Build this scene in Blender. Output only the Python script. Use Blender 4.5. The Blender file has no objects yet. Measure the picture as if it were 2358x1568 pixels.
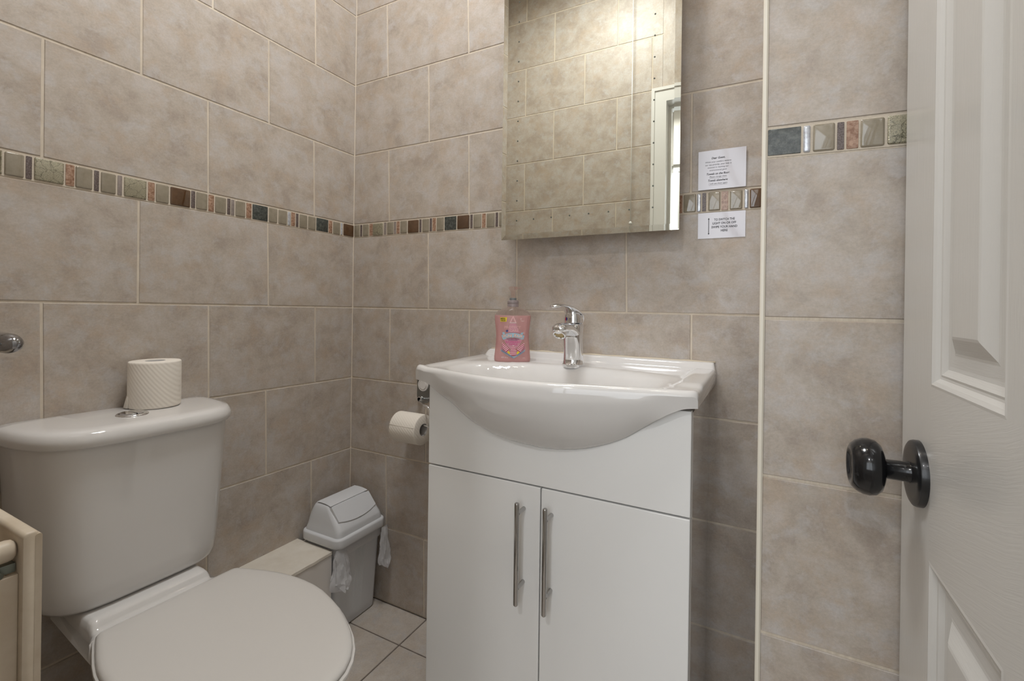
import bpy, bmesh, math, random
from mathutils import Vector, Matrix, noise as mnoise
random.seed(7)
PI = math.pi
S = bpy.context.scene
COL = S.collection

# ------------------------------------------------------------------ helpers
def link(o, parent=None):
    COL.objects.link(o)
    if parent is not None: o.parent = parent
    return o

def tag(o, label=None, cat=None, group=None, kind=None):
    if label: o['label'] = label
    if cat: o['category'] = cat
    if group: o['group'] = group
    if kind: o['kind'] = kind
    return o

def thing(name, label, cat, loc=(0, 0, 0), rz=0.0, group=None):
    o = bpy.data.objects.new(name, None); link(o)
    o.empty_display_size = .05
    o.location = loc; o.rotation_euler = (0, 0, rz)
    return tag(o, label, cat, group)

class MB:
    """collects geometry, builds ONE mesh object"""
    def __init__(s): s.v = []; s.f = []; s.m = []; s.uv = []; s.sm = []
    def add(s, vs, fs, mi=0, uvs=None, smooth=False):
        b = len(s.v); s.v += [tuple(v) for v in vs]
        for k, f in enumerate(fs):
            s.f.append(tuple(b + i for i in f)); s.m.append(mi); s.sm.append(smooth)
            s.uv.append(uvs[k] if uvs else None)
        return s
    def build(s, name, mats, parent=None, off=(0, 0, 0), recalc=True, auto=None):
        me = bpy.data.meshes.new(name)
        o3 = Vector(off)
        me.from_pydata([Vector(v) - o3 for v in s.v], [], s.f); me.update()
        if not isinstance(mats, (list, tuple)): mats = [mats]
        for m in mats: me.materials.append(m)
        if any(u is not None for u in s.uv):
            ul = me.uv_layers.new(name='UVMap')
            for p in me.polygons:
                u = s.uv[p.index]
                if u is None: continue
                for k, li in enumerate(p.loop_indices): ul.data[li].uv = u[k]
        for p in me.polygons:
            p.material_index = s.m[p.index]; p.use_smooth = s.sm[p.index]
        if recalc:
            bm = bmesh.new(); bm.from_mesh(me); bmesh.ops.recalc_face_normals(bm, faces=bm.faces)
            bm.to_mesh(me); bm.free()
        if auto is not None: me.set_sharp_from_angle(angle=math.radians(auto))
        o = bpy.data.objects.new(name, me); link(o, parent)
        return o
    def box(s, a, b, mi=0):
        x0, y0, z0 = a; x1, y1, z1 = b
        vs = [(x0,y0,z0),(x1,y0,z0),(x1,y1,z0),(x0,y1,z0),(x0,y0,z1),(x1,y0,z1),(x1,y1,z1),(x0,y1,z1)]
        return s.add(vs, [(0,3,2,1),(4,5,6,7),(0,1,5,4),(1,2,6,5),(2,3,7,6),(3,0,4,7)], mi)
    def loft(s, rings, mi=0, cap0=True, cap1=True, closed=True, smooth=True):
        n = len(rings[0]); vs = [p for r in rings for p in r]; fs = []
        for i in range(len(rings) - 1):
            for j in range(n if closed else n - 1):
                k = (j + 1) % n
                fs.append((i*n + j, i*n + k, (i+1)*n + k, (i+1)*n + j))
        s.add(vs, fs, mi, None, smooth)
        b = len(s.v) - len(vs)
        if cap0: s.f.append(tuple(b + j for j in range(n))[::-1]); s.m.append(mi); s.sm.append(False); s.uv.append(None)
        if cap1:
            o = b + (len(rings)-1)*n
            s.f.append(tuple(o + j for j in range(n))); s.m.append(mi); s.sm.append(False); s.uv.append(None)
        return s
    def lathe(s, prof, org=(0,0,0), axis='z', n=40, mi=0, cap=False):
        """prof: (radius, height) list; axis z, -x, x, y"""
        O = Vector(org); rings = []
        for r, h in prof:
            ring = []
            for k in range(n):
                a = 2*PI*k/n; c, d = r*math.cos(a), r*math.sin(a)
                p = {'z': (c, d, h), 'x': (h, c, d), '-x': (-h, c, d), 'y': (c, h, d), '-y': (c, -h, d)}[axis]
                ring.append(O + Vector(p))
            rings.append(ring)
        return s.loft(rings, mi, cap, cap)
    def tube(s, pts, r, n=16, mi=0, caps=True):
        pts = [Vector(p) for p in pts]; rings = []
        rr = r if isinstance(r, (list, tuple)) else [r]*len(pts)
        up = None
        for i, p in enumerate(pts):
            t = (pts[min(i+1, len(pts)-1)] - pts[max(i-1, 0)]).normalized()
            if up is None:
                up = Vector((0,0,1)) if abs(t.z) < .9 else Vector((1,0,0))
            a = t.cross(up).normalized(); up2 = a.cross(t).normalized(); up = up2
            rings.append([p + a*rr[i]*math.cos(2*PI*k/n) + up2*rr[i]*math.sin(2*PI*k/n) for k in range(n)])
        return s.loft(rings, mi, caps, caps)

def bevel(o, w=.002, seg=3, ang=35):
    m = o.modifiers.new('bevel', 'BEVEL'); m.width = w; m.segments = seg
    m.limit_method = 'ANGLE'; m.angle_limit = math.radians(ang)
    for p in o.data.polygons: p.use_smooth = True
    o.data.set_sharp_from_angle(angle=math.radians(60))
    n = o.modifiers.new('wn', 'WEIGHTED_NORMAL'); n.keep_sharp = True
    return o

def rrect(x0, y0, x1, y1, r, n=6):
    """rounded rectangle outline, r: one radius or four (x0y0,x1y0,x1y1,x0y1)"""
    if not isinstance(r, (list, tuple)): r = [r]*4
    out = []
    for (cx, cy, a0, rr) in ((x0+r[0], y0+r[0], PI, r[0]), (x1-r[1], y0+r[1], 1.5*PI, r[1]), (x1-r[2], y1-r[2], 0, r[2]), (x0+r[3], y1-r[3], .5*PI, r[3])):
        for k in range(n+1):
            a = a0 + .5*PI*k/n; out.append((cx + rr*math.cos(a), cy + rr*math.sin(a)))
    return out

def smooth(t):
    t = max(0., min(1., t)); return t*t*(3-2*t)

def interp(tab, x):
    if x <= tab[0][0]: return tab[0][1]
    for (a, b), (c, d) in zip(tab, tab[1:]):
        if x <= c: 
            t = (x-a)/(c-a); return b + (d-b)*t
    return tab[-1][1]

def crom(tab, x):
    """smooth (Catmull-Rom) interpolation in a table"""
    n = len(tab)
    if x <= tab[0][0]: return tab[0][1]
    if x >= tab[-1][0]: return tab[-1][1]
    for i in range(n-1):
        if tab[i][0] <= x <= tab[i+1][0]:
            x0, x1 = tab[i][0], tab[i+1][0]; h = x1-x0; t = (x-x0)/h
            y0, y1 = tab[i][1], tab[i+1][1]
            m0 = (y1-tab[i-1][1])/(x1-tab[i-1][0]) if i > 0 else (y1-y0)/h
            m1 = (tab[i+2][1]-y0)/(tab[i+2][0]-x0) if i < n-2 else (y1-y0)/h
            return (2*t**3-3*t*t+1)*y0+(t**3-2*t*t+t)*h*m0+(-2*t**3+3*t*t)*y1+(t**3-t*t)*h*m1

# ------------------------------------------------------------------ materials
def sRGB(r, g, b):
    f = lambda c: (c/12.92 if c <= .04045 else ((c+.055)/1.055)**2.4)
    return (f(r/255), f(g/255), f(b/255), 1)

def pm(name, col, rough=.5, metal=0., coat=0., spec=.5, trans=0., ior=1.45, sss=0.):
    m = bpy.data.materials.new(name); m.use_nodes = True
    b = m.node_tree.nodes['Principled BSDF']
    b.inputs['Base Color'].default_value = col if len(col) == 4 else (*col, 1)
    b.inputs['Roughness'].default_value = rough; b.inputs['Metallic'].default_value = metal
    b.inputs['Coat Weight'].default_value = coat; b.inputs['Coat Roughness'].default_value = .05
    b.inputs['Specular IOR Level'].default_value = spec
    b.inputs['Transmission Weight'].default_value = trans; b.inputs['IOR'].default_value = ior
    return m

class NT:
    def __init__(s, m): s.m = m; s.t = m.node_tree; s.n = s.t.nodes; s.l = s.t.links; s.b = s.n['Principled BSDF']
    def new(s, typ, **kw):
        n = s.n.new(typ)
        for k, v in kw.items():
            if k.startswith('_'): setattr(n, k[1:], v)
            else: n.inputs[k.replace('__', ' ')].default_value = v
        return n
    def link(s, a, b): s.l.new(a, b)
    def noise(s, vec, scale, detail=6, rough=.6, dist=0.):
        n = s.new('ShaderNodeTexNoise'); n.inputs['Scale'].default_value = scale; n.inputs['Detail'].default_value = detail
        n.inputs['Roughness'].default_value = rough; n.inputs['Distortion'].default_value = dist
        if vec is not None: s.link(vec, n.inputs['Vector'])
        return n
    def ramp(s, fac, stops):
        r = s.new('ShaderNodeValToRGB'); e = r.color_ramp.elements
        e[0].position, e[0].color = stops[0]; e[1].position, e[1].color = stops[-1]
        for p, c in stops[1:-1]:
            x = e.new(p); x.color = c
        s.link(fac, r.inputs['Fac']); return r
    def mix(s, fac, a, b, mode='MIX'):
        n = s.new('ShaderNodeMix', _data_type='RGBA', _blend_type=mode)
        for src, i in ((fac, 0), (a, 6), (b, 7)):
            if hasattr(src, 'links') or hasattr(src, 'is_linked'): s.link(src, n.inputs[i])
            elif isinstance(src, (int, float)): n.inputs[i].default_value = src
            else: n.inputs[i].default_value = src
        return n.outputs[2]
    def bump(s, h, strength=.1, dist=.002):
        n = s.new('ShaderNodeBump', Strength=strength, Distance=dist); s.link(h, n.inputs['Height'])
        s.link(n.outputs[0], s.b.inputs['Normal'])

def tile_material(name, stops, grey, tan, coord='UV', rough=.36):
    m = pm(name, (.5,.4,.35), rough); t = NT(m)
    tc = t.new('ShaderNodeTexCoord'); v = tc.outputs[coord]
    big = t.noise(v, 11.0, 9, .70, .25)
    base = t.ramp(big.outputs['Fac'], stops)
    gp = t.noise(v, 19., 10, .72, .35)
    gm = t.ramp(gp.outputs['Fac'], [(.505, (0,0,0,1)), (.61, (.62,.62,.62,1))])
    c = t.mix(gm.outputs['Color'], base.outputs['Color'], grey)
    mp = t.new('ShaderNodeMapping'); mp.inputs['Location'].default_value = (3.7, 8.1, 2); t.link(v, mp.inputs['Vector'])
    tp = t.noise(mp.outputs[0], 14., 10, .72, .25)
    tm = t.ramp(tp.outputs['Fac'], [(.50, (0,0,0,1)), (.64, (.58,.58,.58,1))])
    c = t.mix(tm.outputs['Color'], c, tan)
    fine = t.noise(v, 210, 6, .75)
    mid = t.noise(v, 48, 9, .78, .4)
    mr = t.ramp(mid.outputs['Fac'], [(.36, (.88,.87,.86,1)), (.5, (1,1,1,1)), (.66, (1.10,1.10,1.11,1))])
    c = t.mix(.42, c, mr.outputs['Color'], 'MULTIPLY')
    fr = t.ramp(fine.outputs['Fac'], [(.3, (.80,.80,.80,1)), (.7, (1.12,1.12,1.12,1))])
    c = t.mix(.6, c, fr.outputs['Color'], 'MULTIPLY')
    t.link(c, t.b.inputs['Base Color'])
    t.bump(fine.outputs['Fac'], .12, .001)
    return m

TILE = tile_material('wall_tile', [(.38, (.410,.348,.295,1)), (.5, (.482,.422,.360,1)), (.62, (.535,.482,.438,1))],
                     (.525,.498,.478,1), (.480,.380,.288,1), rough=.42)
FTILE = tile_material('floor_tile', [(.34, (.47,.41,.35,1)), (.5, (.53,.47,.41,1)), (.66, (.58,.53,.475,1))],
                      (.48,.46,.45,1), (.48,.40,.32,1), 'UV', .42)
GROUT = pm('cream_grout', (.64,.56,.455), .8)
t = NT(GROUT); n_ = t.noise(None, 60, 4); r_ = t.ramp(n_.outputs['Fac'], [(.3, (.57,.495,.40,1)), (.7, (.70,.62,.51,1))]); t.link(r_.outputs['Color'], t.b.inputs['Base Color'])
FGROUT = pm('dark_floor_grout', (.14,.115,.095), .85)
t = NT(FGROUT); n_ = t.noise(None, 90, 4); r_ = t.ramp(n_.outputs['Fac'], [(.3, (.11,.09,.075,1)), (.7, (.19,.155,.13,1))]); t.link(r_.outputs['Color'], t.b.inputs['Base Color'])

def speck(name, c1, c2, rough=.15, scale=60, coat=.0, lo=.4, hi=.6, bumpv=0., metal=0., detail=5):
    m = pm(name, c1, rough, metal, coat); t = NT(m)
    tc = t.new('ShaderNodeTexCoord'); n = t.noise(tc.outputs['Object'], scale, detail, .7)
    r = t.ramp(n.outputs['Fac'], [(lo, (*c1, 1)), (hi, (*c2, 1))]); t.link(r.outputs['Color'], t.b.inputs['Base Color'])
    if bumpv: t.bump(n.outputs['Fac'], bumpv, .003)
    return m

def crackle():
    m = pm('crackle_glass', (.30,.29,.22), .14, .3, .5); t = NT(m)
    tc = t.new('ShaderNodeTexCoord')
    vo = t.new('ShaderNodeTexVoronoi', _feature='DISTANCE_TO_EDGE'); vo.inputs['Scale'].default_value = 58
    nz = t.noise(tc.outputs['Object'], 50, 3); mx = t.new('ShaderNodeVectorMath', _operation='SCALE'); t.link(nz.outputs['Color'], mx.inputs[0]); mx.inputs['Scale'].default_value = .02
    ad = t.new('ShaderNodeVectorMath', _operation='ADD'); t.link(tc.outputs['Object'], ad.inputs[0]); t.link(mx.outputs[0], ad.inputs[1]); t.link(ad.outputs[0], vo.inputs['Vector'])
    r = t.ramp(vo.outputs['Distance'], [(.0, (.10,.095,.065,1)), (.035, (.33,.31,.235,1))])
    f = t.noise(tc.outputs['Object'], 900, 3); fr = t.ramp(f.outputs['Fac'], [(.35, (.6,.6,.55,1)), (.7, (1.6,1.55,1.45,1))])
    t.link(t.mix(1., r.outputs['Color'], fr.outputs['Color'], 'MULTIPLY'), t.b.inputs['Base Color'])
    t.bump(f.outputs['Fac'], .5, .002)
    return m

MOS = {
 'G': speck('beige_glass_mosaic', (.255,.220,.160), (.31,.27,.205), .06, 25, .6),
 'P': speck('purple_stone_mosaic', (.090,.064,.058), (.20,.163,.150), .25, 500, .3, .42, .62, .3),
 'C': crackle(),
 'M': speck('copper_marble_mosaic', (.24,.125,.075), (.46,.30,.21), .22, 160, .3, .4, .62, .0, 0., 8),
 'T': speck('taupe_stone_mosaic', (.24,.20,.18), (.30,.255,.23), .35, 100),
 'B': speck('brown_glass_mosaic', (.080,.040,.018), (.115,.060,.028), .06, 18, .8),
 'D': speck('dark_slate_mosaic', (.035,.04,.036), (.11,.12,.105), .3, 120, .25, .42, .66, .5),
 'S': speck('silver_glass_mosaic', (.42,.43,.46), (.62,.64,.68), .08, 90, .8, .4, .6, .2, .3),
}
MOSK = list('GPCMTBDS')
CERAMIC = pm('white_ceramic', (.70,.68,.66), .07, 0, .3)
SEATM = pm('white_toilet_seat', (.655,.63,.60), .22)
VAN = pm('gloss_white_laminate', (.84,.835,.82), .12, 0, .0)
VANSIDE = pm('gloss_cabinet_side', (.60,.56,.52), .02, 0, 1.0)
DARK = pm('dark_gap', (.05,.04,.035), .7)
CHROME = pm('chrome', (.80,.81,.83), .06, 1.)
CHROMEB = pm('brushed_handle_metal', (.44,.43,.42), .13, 1.)
SHELL = pm('mirror_glass', (.80,.81,.735), .003, 1.)
PLAST = pm('white_bin_plastic', (.66,.67,.69), .38)
PAINT = pm('cream_painted_wood', (.74,.68,.58), .6)
t = NT(PAINT); tc = t.new('ShaderNodeTexCoord'); n_ = t.noise(tc.outputs['Object'], 22, 6); r_ = t.ramp(n_.outputs['Fac'], [(.3, (.68,.62,.53,1)), (.7, (.76,.71,.63,1))]); t.link(r_.outputs['Color'], t.b.inputs['Base Color'])
BOXSIDE = pm('white_painted_board', (.76,.72,.68), .6)
PAPER = pm('tissue_paper', (.80,.745,.665), .95)
t = NT(PAPER); tc = t.new('ShaderNodeTexCoord')
w1 = t.new('ShaderNodeTexWave', _wave_type='BANDS', _bands_direction='DIAGONAL'); w1.inputs['Scale'].default_value = 55; w1.inputs['Distortion'].default_value = .6; t.link(tc.outputs['Object'], w1.inputs['Vector']); t.bump(w1.outputs['Fac'], .22, .0012)
CORE = pm('cardboard_core', (.42,.40,.38), .9)
DOORP = pm('white_door_paint', (.63,.615,.585), .26, 0, .15)
t = NT(DOORP); tc = t.new('ShaderNodeTexCoord'); mp = t.new('ShaderNodeMapping'); mp.inputs['Scale'].default_value = (14, 230, 1); t.link(tc.outputs['UV'], mp.inputs['Vector'])
n_ = t.noise(mp.outputs[0], 1.0, 4, .55, 1.3); t.bump(n_.outputs['Fac'], .16, .0016)
BLACK = pm('black_knob_metal', (.008,.008,.009), .16, .0, .35, .35)
ROSE = pm('black_rosette', (.014,.014,.015), .3, .0, .2)
RADP = pm('yellowed_radiator_paint', (.70,.59,.44), .4)
t = NT(RADP); tc = t.new('ShaderNodeTexCoord'); n_ = t.noise(tc.outputs['Object'], 18, 5); r_ = t.ramp(n_.outputs['Fac'], [(.3, (.52,.43,.32,1)), (.7, (.64,.56,.45,1))]); t.link(r_.outputs['Color'], t.b.inputs['Base Color'])
VALVE = pm('tarnished_valve_metal', (.22,.24,.21), .4, .8)
PVC = pm('cream_corner_bead', (.78,.73,.62), .35)
CARD = pm('laminated_paper', (.62,.60,.64), .12, 0, .8)
INK = pm('black_ink', (.012,.012,.016), .5)
WALLP = pm('hall_paint', (.72,.69,.64), .7)
CEILP = pm('ceiling_paint', (.80,.78,.75), .8)
WHITEP = pm('white_gloss_trim', (.78,.77,.74), .25)
SEAL = pm('silicone_sealant', (.62,.54,.42), .5)

# ------------------------------------------------------------------ room shell
def lerp_line(L, u): return L[0] + L[1]*u

def tiled_wall(name, P, u0, u1, lines, rows, gap=.0046, back=.06):
    """P(u, z, d) -> world point, d = distance into the room.  lines: name -> (z at u=0, slope);
    rows: (lower line, upper line, [(u at lower line, u at upper line), ...])"""
    mb = MB(); mb2 = MB()
    zt = max(lerp_line(l, u0) for l in lines.values())
    mb.add([P(u0, 0, -.0016), P(u1, 0, -.0016), P(u1, zt, -.0016), P(u0, zt, -.0016)], [(0,1,2,3)], 1, [[(0,0),(1,0),(1,1),(0,1)]])
    g = gap/2; b = .0011
    for lo, hi, js in rows:
        js = [(u0 - g, u0 - g)] + [j for j in js if u0 < j[0] < u1] + [(u1 + g, u1 + g)]
        for (a0, a1), (c0, c1) in zip(js, js[1:]):
            ox, oy = random.uniform(0, 60), random.uniform(0, 60)
            L, H = lines[lo], lines[hi]
            ub = [a0 + g, c0 - g, c1 - g, a1 + g]
            zz = [lerp_line(L, ub[0]) + g, lerp_line(L, ub[1]) + g, lerp_line(H, ub[2]) - g, lerp_line(H, ub[3]) - g]
            inn = [(ub[0]+b, zz[0]+b), (ub[1]-b, zz[1]+b), (ub[2]-b, zz[2]-b), (ub[3]+b, zz[3]-b)]
            out = list(zip(ub, zz))
            vs = [P(u, z, 0) for u, z in inn] + [P(u, z, -.0016) for u, z in out]
            U = [(u+ox, z+oy) for u, z in inn]; V = [(u+ox, z+oy) for u, z in out]
            fs = [(0,1,2,3), (4,5,1,0), (5,6,2,1), (6,7,3,2), (7,4,0,3)]
            uv = [U, [V[0],V[1],U[1],U[0]], [V[1],V[2],U[2],U[1]], [V[2],V[3],U[3],U[2]], [V[3],V[0],U[0],U[3]]]
            mb.add(vs, fs, 0, uv)
    # solid backing
    q = [P(u0, 0, -.0016), P(u1, 0, -.0016), P(u1, zt, -.0016), P(u0, zt, -.0016), P(u0, 0, -back), P(u1, 0, -back), P(u1, zt, -back), P(u0, zt, -back)]
    mb.add(q, [(4,7,6,5), (0,4,5,1), (1,5,6,2), (2,6,7,3), (3,7,4,0)], 1, [[(0,0)]*4]*5)
    o = mb.build(name, [TILE, GROUT], recalc=False)
    return tag(o, kind='structure')

LP = lambda u, z, d: Vector((d, -u, z))            # left wall x = 0
BP = lambda u, z, d: Vector((u, -d, z))            # back wall y = 0
YP = -.3753
PP = lambda u, z, d: Vector((u, YP - d, z))        # pillar front
YR = -1.145
RP = lambda u, z, d: Vector((u, YR + d, z))        # rear wall (faces +y)
ZC = 2.72
llines = {'f': (.002, 0), 'L6': (.2545, .0115), 'L5': (.5095, .014), 'L4': (.7660, .0150), 'L3': (1.0209, .0095), 'b': (1.2747, 0), 't': (1.3222, .0046), 'L2': (1.5730, 0), 'L1': (1.8270, -.008), 'L0': (2.080, -.02), 'La': (2.333, 0), 'Lb': (2.586, 0), 'c': (ZC, 0)}
lrows = [('f','L6',[(.325,.328),(.657,.66),(.987,.99)]), ('L6','L5',[(.1647,.1687),(.4975,.4994),(.829,.83)]), ('L5','L4',[(.3286,.3336),(.660,.662),(.99,.992)]),
         ('L4','L3',[(.1577,.1617),(.4986,.502),(.8291,.8324)]), ('L3','b',[(.3288,.3348),(.6635,.6647),(.995,.995)]),
         ('t','L2',[(.1696,.1754),(.5068,.5107),(.8346,.8354)]), ('L2','L1',[(.3353,.3398),(.663,.665),(.995,.995)]),
         ('L1','L0',[(.1726,.178),(.5016,.502),(.832,.832)]), ('L0','La',[(.34,.342),(.665,.665),(.995,.995)]), ('La','Lb',[(.172,.172),(.5,.5),(.83,.83)]), ('Lb','c',[(.34,.342),(.665,.665),(.995,.995)])]
tiled_wall('wall_left', LP, 0, 1.145, llines, lrows)
blines = {'f': (.002, 0), 'L6': (.2585, -.001), 'L5': (.5100, .0044), 'L4': (.7666, .0008), 'L3': (1.0210, -.0007), 'b': (1.2747, -.0045), 't': (1.3222, -.0021), 'L2': (1.5735, -.003), 'L1': (1.8290, 0), 'L0': (2.083, .004), 'La': (2.333, 0), 'Lb': (2.586, 0), 'c': (ZC, 0)}
brows = [('f','L6',[(.3441,.3387),(.672,.669),(1.0,.998)]), ('L6','L5',[(.1764,.1695),(.505,.502),(.835,.833),(1.163,1.162)]), ('L5','L4',[(.3423,.339),(.670,.668),(1.0,.998)]),
         ('L4','L3',[(.1807,.1793),(.5088,.5056),(.835,.834),(1.1629,1.1616)]), ('L3','b',[(.3457,.3399),(.6736,.6696),(1.0002,.9956)]),
         ('t','L2',[(.1702,.1632),(.4998,.4945),(.828,.827),(1.1562,1.1558)]), ('L2','L1',[(.3391,.3322),(.667,.665),(.995,.993)]),
         ('L1','L0',[(.1551,.1469),(.4905,.482),(.82,.818),(1.15,1.148)]), ('L0','La',[(.335,.333),(.66,.66),(.99,.99)]), ('La','Lb',[(.17,.17),(.5,.5),(.83,.83),(1.15,1.15)]), ('Lb','c',[(.335,.333),(.66,.66),(.99,.99)])]
tiled_wall('wall_back', BP, 0, 1.313, blines, brows)
XR = 1.64
plines = {'f': (.002, 0), 'L6': (.263, 0), 'L5': (.5160, 0), 'L4': (.7674, 0), 'L3': (1.0200, 0), 'b': (1.3182, -.031), 't': (1.3680, -.033), 'L2': (1.574, 0), 'L1': (1.827, 0), 'L0': (2.08, 0), 'La': (2.333, 0), 'Lb': (2.586, 0), 'c': (ZC, 0)}
prows = [('f','L6',[]), ('L6','L5',[]), ('L5','L4',[]), ('L4','L3',[]), ('L3','b',[]), ('t','L2',[]), ('L2','L1',[]), ('L1','L0',[]), ('L0','La',[]), ('La','Lb',[]), ('Lb','c',[])]
tiled_wall('wall_right', PP, 1.3165, XR, plines, prows)
# side of the pillar (faces -x, seen only from the left)
SP = lambda u, z, d: Vector((1.3165 - d, -u, z))
srows = [(a, b_, []) for a, b_, _ in prows] + [('b', 't', [])]
tiled_wall('wall_pillar_side', SP, .0, -YP-.004, {k: (v[0] + v[1]*1.3165, 0) for k, v in plines.items()}, srows, back=.01)
# rear wall with the doorway: tiled left part (behind the camera, seen in the mirror)
rl = {'f': (.002, 0), 'a': (.279, 0), 'b2': (.532, 0), 'c2': (.785, 0), 'd': (1.038, 0), 'e': (1.291, 0), 'g': (1.544, 0), 'h': (1.797, 0), 'i': (2.05, 0), 'j': (2.303, 0), 'k': (2.556, 0), 'c': (ZC, 0)}
A_ = [(.197,.197),(.526,.526),(.857,.857)]; B_ = [(.037,.037),(.361,.361),(.692,.692)]
names = list(rl)
rrows = [(names[i], names[i+1], A_ if i % 2 == 0 else B_) for i in range(len(names)-1)]
XO0, XO1, ZO = .925, 1.545, 1.985
tiled_wall('wall_rear', RP, 0, XO0-.02, rl, rrows)
tiled_wall('wall_rear_side', RP, XO1+.022, XR, rl, [(a, b_, []) for a, b_, _ in rrows])
mb = MB()
ox = 7.
for (a, b_) in (('i', 'c'),):
    mb.add([RP(XO0-.02, ZO+.022, 0), RP(XO1+.022, ZO+.022, 0), RP(XO1+.022, ZC, 0), RP(XO0-.02, ZC, 0)], [(0,1,2,3)], 0, [[(ox, 0), (ox+.6, 0), (ox+.6, .35), (ox, .35)]])
mb.box((XO0-.0195, YR-.06, ZO+.0225), (XO1+.0215, YR-.0005, ZC), 1)
tag(mb.build('wall_above_door', [TILE, GROUT]), kind='structure')
mb = MB(); mb.box((XR, YR-.06, 0), (XR+.06, YP+.06, ZC)); tag(mb.build('wall_behind_door', [WALLP]), kind='structure')
# floor tiles
mb = MB()
gx, gy = .357, -.133; pitch = .331
mb.add([(-.02,.02,-.0015),(XR,.02,-.0015),(XR,-1.25,-.0015),(-.02,-1.25,-.0015)], [(3,2,1,0)], 1, [[(0,0)]*4])
for i in range(-2, 5):
    for j in range(-2, 4):
        x0, x1 = gx + i*pitch, gx + (i+1)*pitch; y1, y0 = gy - j*pitch, gy - (j+1)*pitch
        x0, x1, y0, y1 = max(x0, -.0), min(x1, XR), max(y0, -1.25), min(y1, .0)
        if x1 - x0 < .01 or y1 - y0 < .01: continue
        g = .0022; ox, oy = random.uniform(0, 50), random.uniform(0, 50)
        q = [(x0+g, y0+g), (x1-g, y0+g), (x1-g, y1-g), (x0+g, y1-g)]
        qi = [(x0+g+.001, y0+g+.001), (x1-g-.001, y0+g+.001), (x1-g-.001, y1-g-.001), (x0+g+.001, y1-g-.001)]
        vs = [(x, y, 0) for x, y in qi] + [(x, y, -.0015) for x, y in q]
        U = [(x+ox, y+oy) for x, y in qi]
        mb.add(vs, [(0,1,2,3), (4,5,1,0), (5,6,2,1), (6,7,3,2), (7,4,0,3)], 0, [U]*5)
mb.box((-.06, -1.25, -.06), (XR, .06, -.002), 1)
tag(mb.build('floor', [FTILE, FGROUT], recalc=False), kind='structure')
mb = MB(); mb.box((-.06, YR-.06, ZC), (XR+.06, .06, ZC+.05)); tag(mb.build('ceiling', CEILP), kind='structure')

# mosaic borders
def mosaic(name, P, pieces, zt, zb, u0, u1):
    """pieces (u0,u1,kind); zt/zb lines"""
    mb = MB()
    mb.add([P(u0, lerp_line(zb, u0), -.0006), P(u1, lerp_line(zb, u1), -.0006), P(u1, lerp_line(zt, u1), -.0006), P(u0, lerp_line(zt, u0), -.0006)], [(0,1,2,3)], len(MOSK))
    for a, b_, k in pieces:
        if b_ - a < .002: continue
        uc = (a+b_)/2; jz = random.uniform(-.0006, .0006)
        z0, z1 = lerp_line(zb, uc) + .0028 + jz, lerp_line(zt, uc) - .0028 + jz
        glass = k in 'GBSC'; n = 3
        r = min(.0026 if glass else .0012, (b_-a)*.3)
        rings = []
        prof = [(0, -.0006), (0, .0004), (.0005, .0012), (.0014, .0018), (.0028, .0021)] if glass else [(0, -.0006), (0, .0002), (.0004, .0006)]
        w = b_-a; 
        if w < .012: prof = [(min(i_, w*.3), h_) for i_, h_ in prof]
        for ins, d in prof:
            ins = min(ins, (b_-a)*.4)
            rr = max(r - ins*.5, .0004)
            out = rrect(a+ins, z0+ins, b_-ins, z1-ins, rr, n)
            tilt = (zt[1])
            rings.append([P(u, z + tilt*(u-uc), d) for u, z in out])
        mb.loft(rings, MOSK.index(k), False, True)
    o = mb.build(name, [MOS[k] for k in MOSK] + [GROUT], recalc=False, auto=40)
    bm = bmesh.new(); bm.from_mesh(o.data); bmesh.ops.recalc_face_normals(bm, faces=bm.faces)
    bm.to_mesh(o.data); bm.free()
    return tag(o, kind='structure')
mosL = [.8947,.8918,.8884,.8612,.8584,.8495,.8461,.8005,.7976,.7833,.7813,.7528,.7494,.7410,.7374,.7102,.7067,.6983,.6944,.6498,.6463,.6325,.6295,.6018,.5980,.5522,.5496,.5400,.5373,.5097,.5066,.4923,.4891,.4604,.4566,.4481,.4460,.4370,.4335,.4056,.4020,.3869,.3837,.3363,.3319,.3051,.3005,.2716,.2689,.2592,.2565,.2428,.2395,.2305,.2266,.1979,.1938,.1652,.1616,.1141,.1115,.0966,.0927,.0633,.0592,.0517,.0469,.0009]
kL = 'CGPCMGPGTCMGBPGMGPTGMDGGSMPGGDMGSB'
pl = [(mosL[2*i+1], mosL[2*i], kL[i]) for i in range(34)]
u = .8975
for k in 'CGPMGTGB': 
    w = {'C': .045, 'B': .045, 'G': .027}.get(k, .011); pl.append((u, u+w, k)); u += w + .003
mosaic('trim_1', LP, pl, llines['t'], llines['b'], 0, 1.145)
mosB = [.0044,.0301,.0331,.0422,.0465,.0745,.0781,.0929,.0947,.1419,.1467,.1573,.1614,.1899,.1926,.2016,.2042,.2174,.2213,.2499,.2544,.3000,.3031,.3121,.3161,.3434,.3465,.3556,.3583,.3715,.3754,.4032,.4070,.4525,.4565,.5023,.5056,.5144,.5177,.5461,.5493,.5618,.5655,.5940,.5971,.6059]
kB = 'GPGMCTGTMGBPGPMGDBPGMGP'
pl = [(mosB[2*i], mosB[2*i+1], kB[i]) for i in range(23)]
u = .6095
while u < 1.11:
    for k in 'GTMGBPGDMGC':
        w = {'C': .045, 'B': .045, 'D': .045, 'G': .028}.get(k, .011)
        if u + w < 1.122: pl.append((u, u+w, k)); u += w + .0032
    u += .02
m2 = [1.1250,1.1366,1.1397,1.1683,1.1707,1.1801,1.1830,1.1917,1.1967,1.2235,1.2259,1.2407,1.2442,1.2712,1.2756,1.2840,1.2869,1.3110]
pl += [(m2[2*i], m2[2*i+1], 'MGSPGMGSB'[i]) for i in range(9)]
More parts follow.
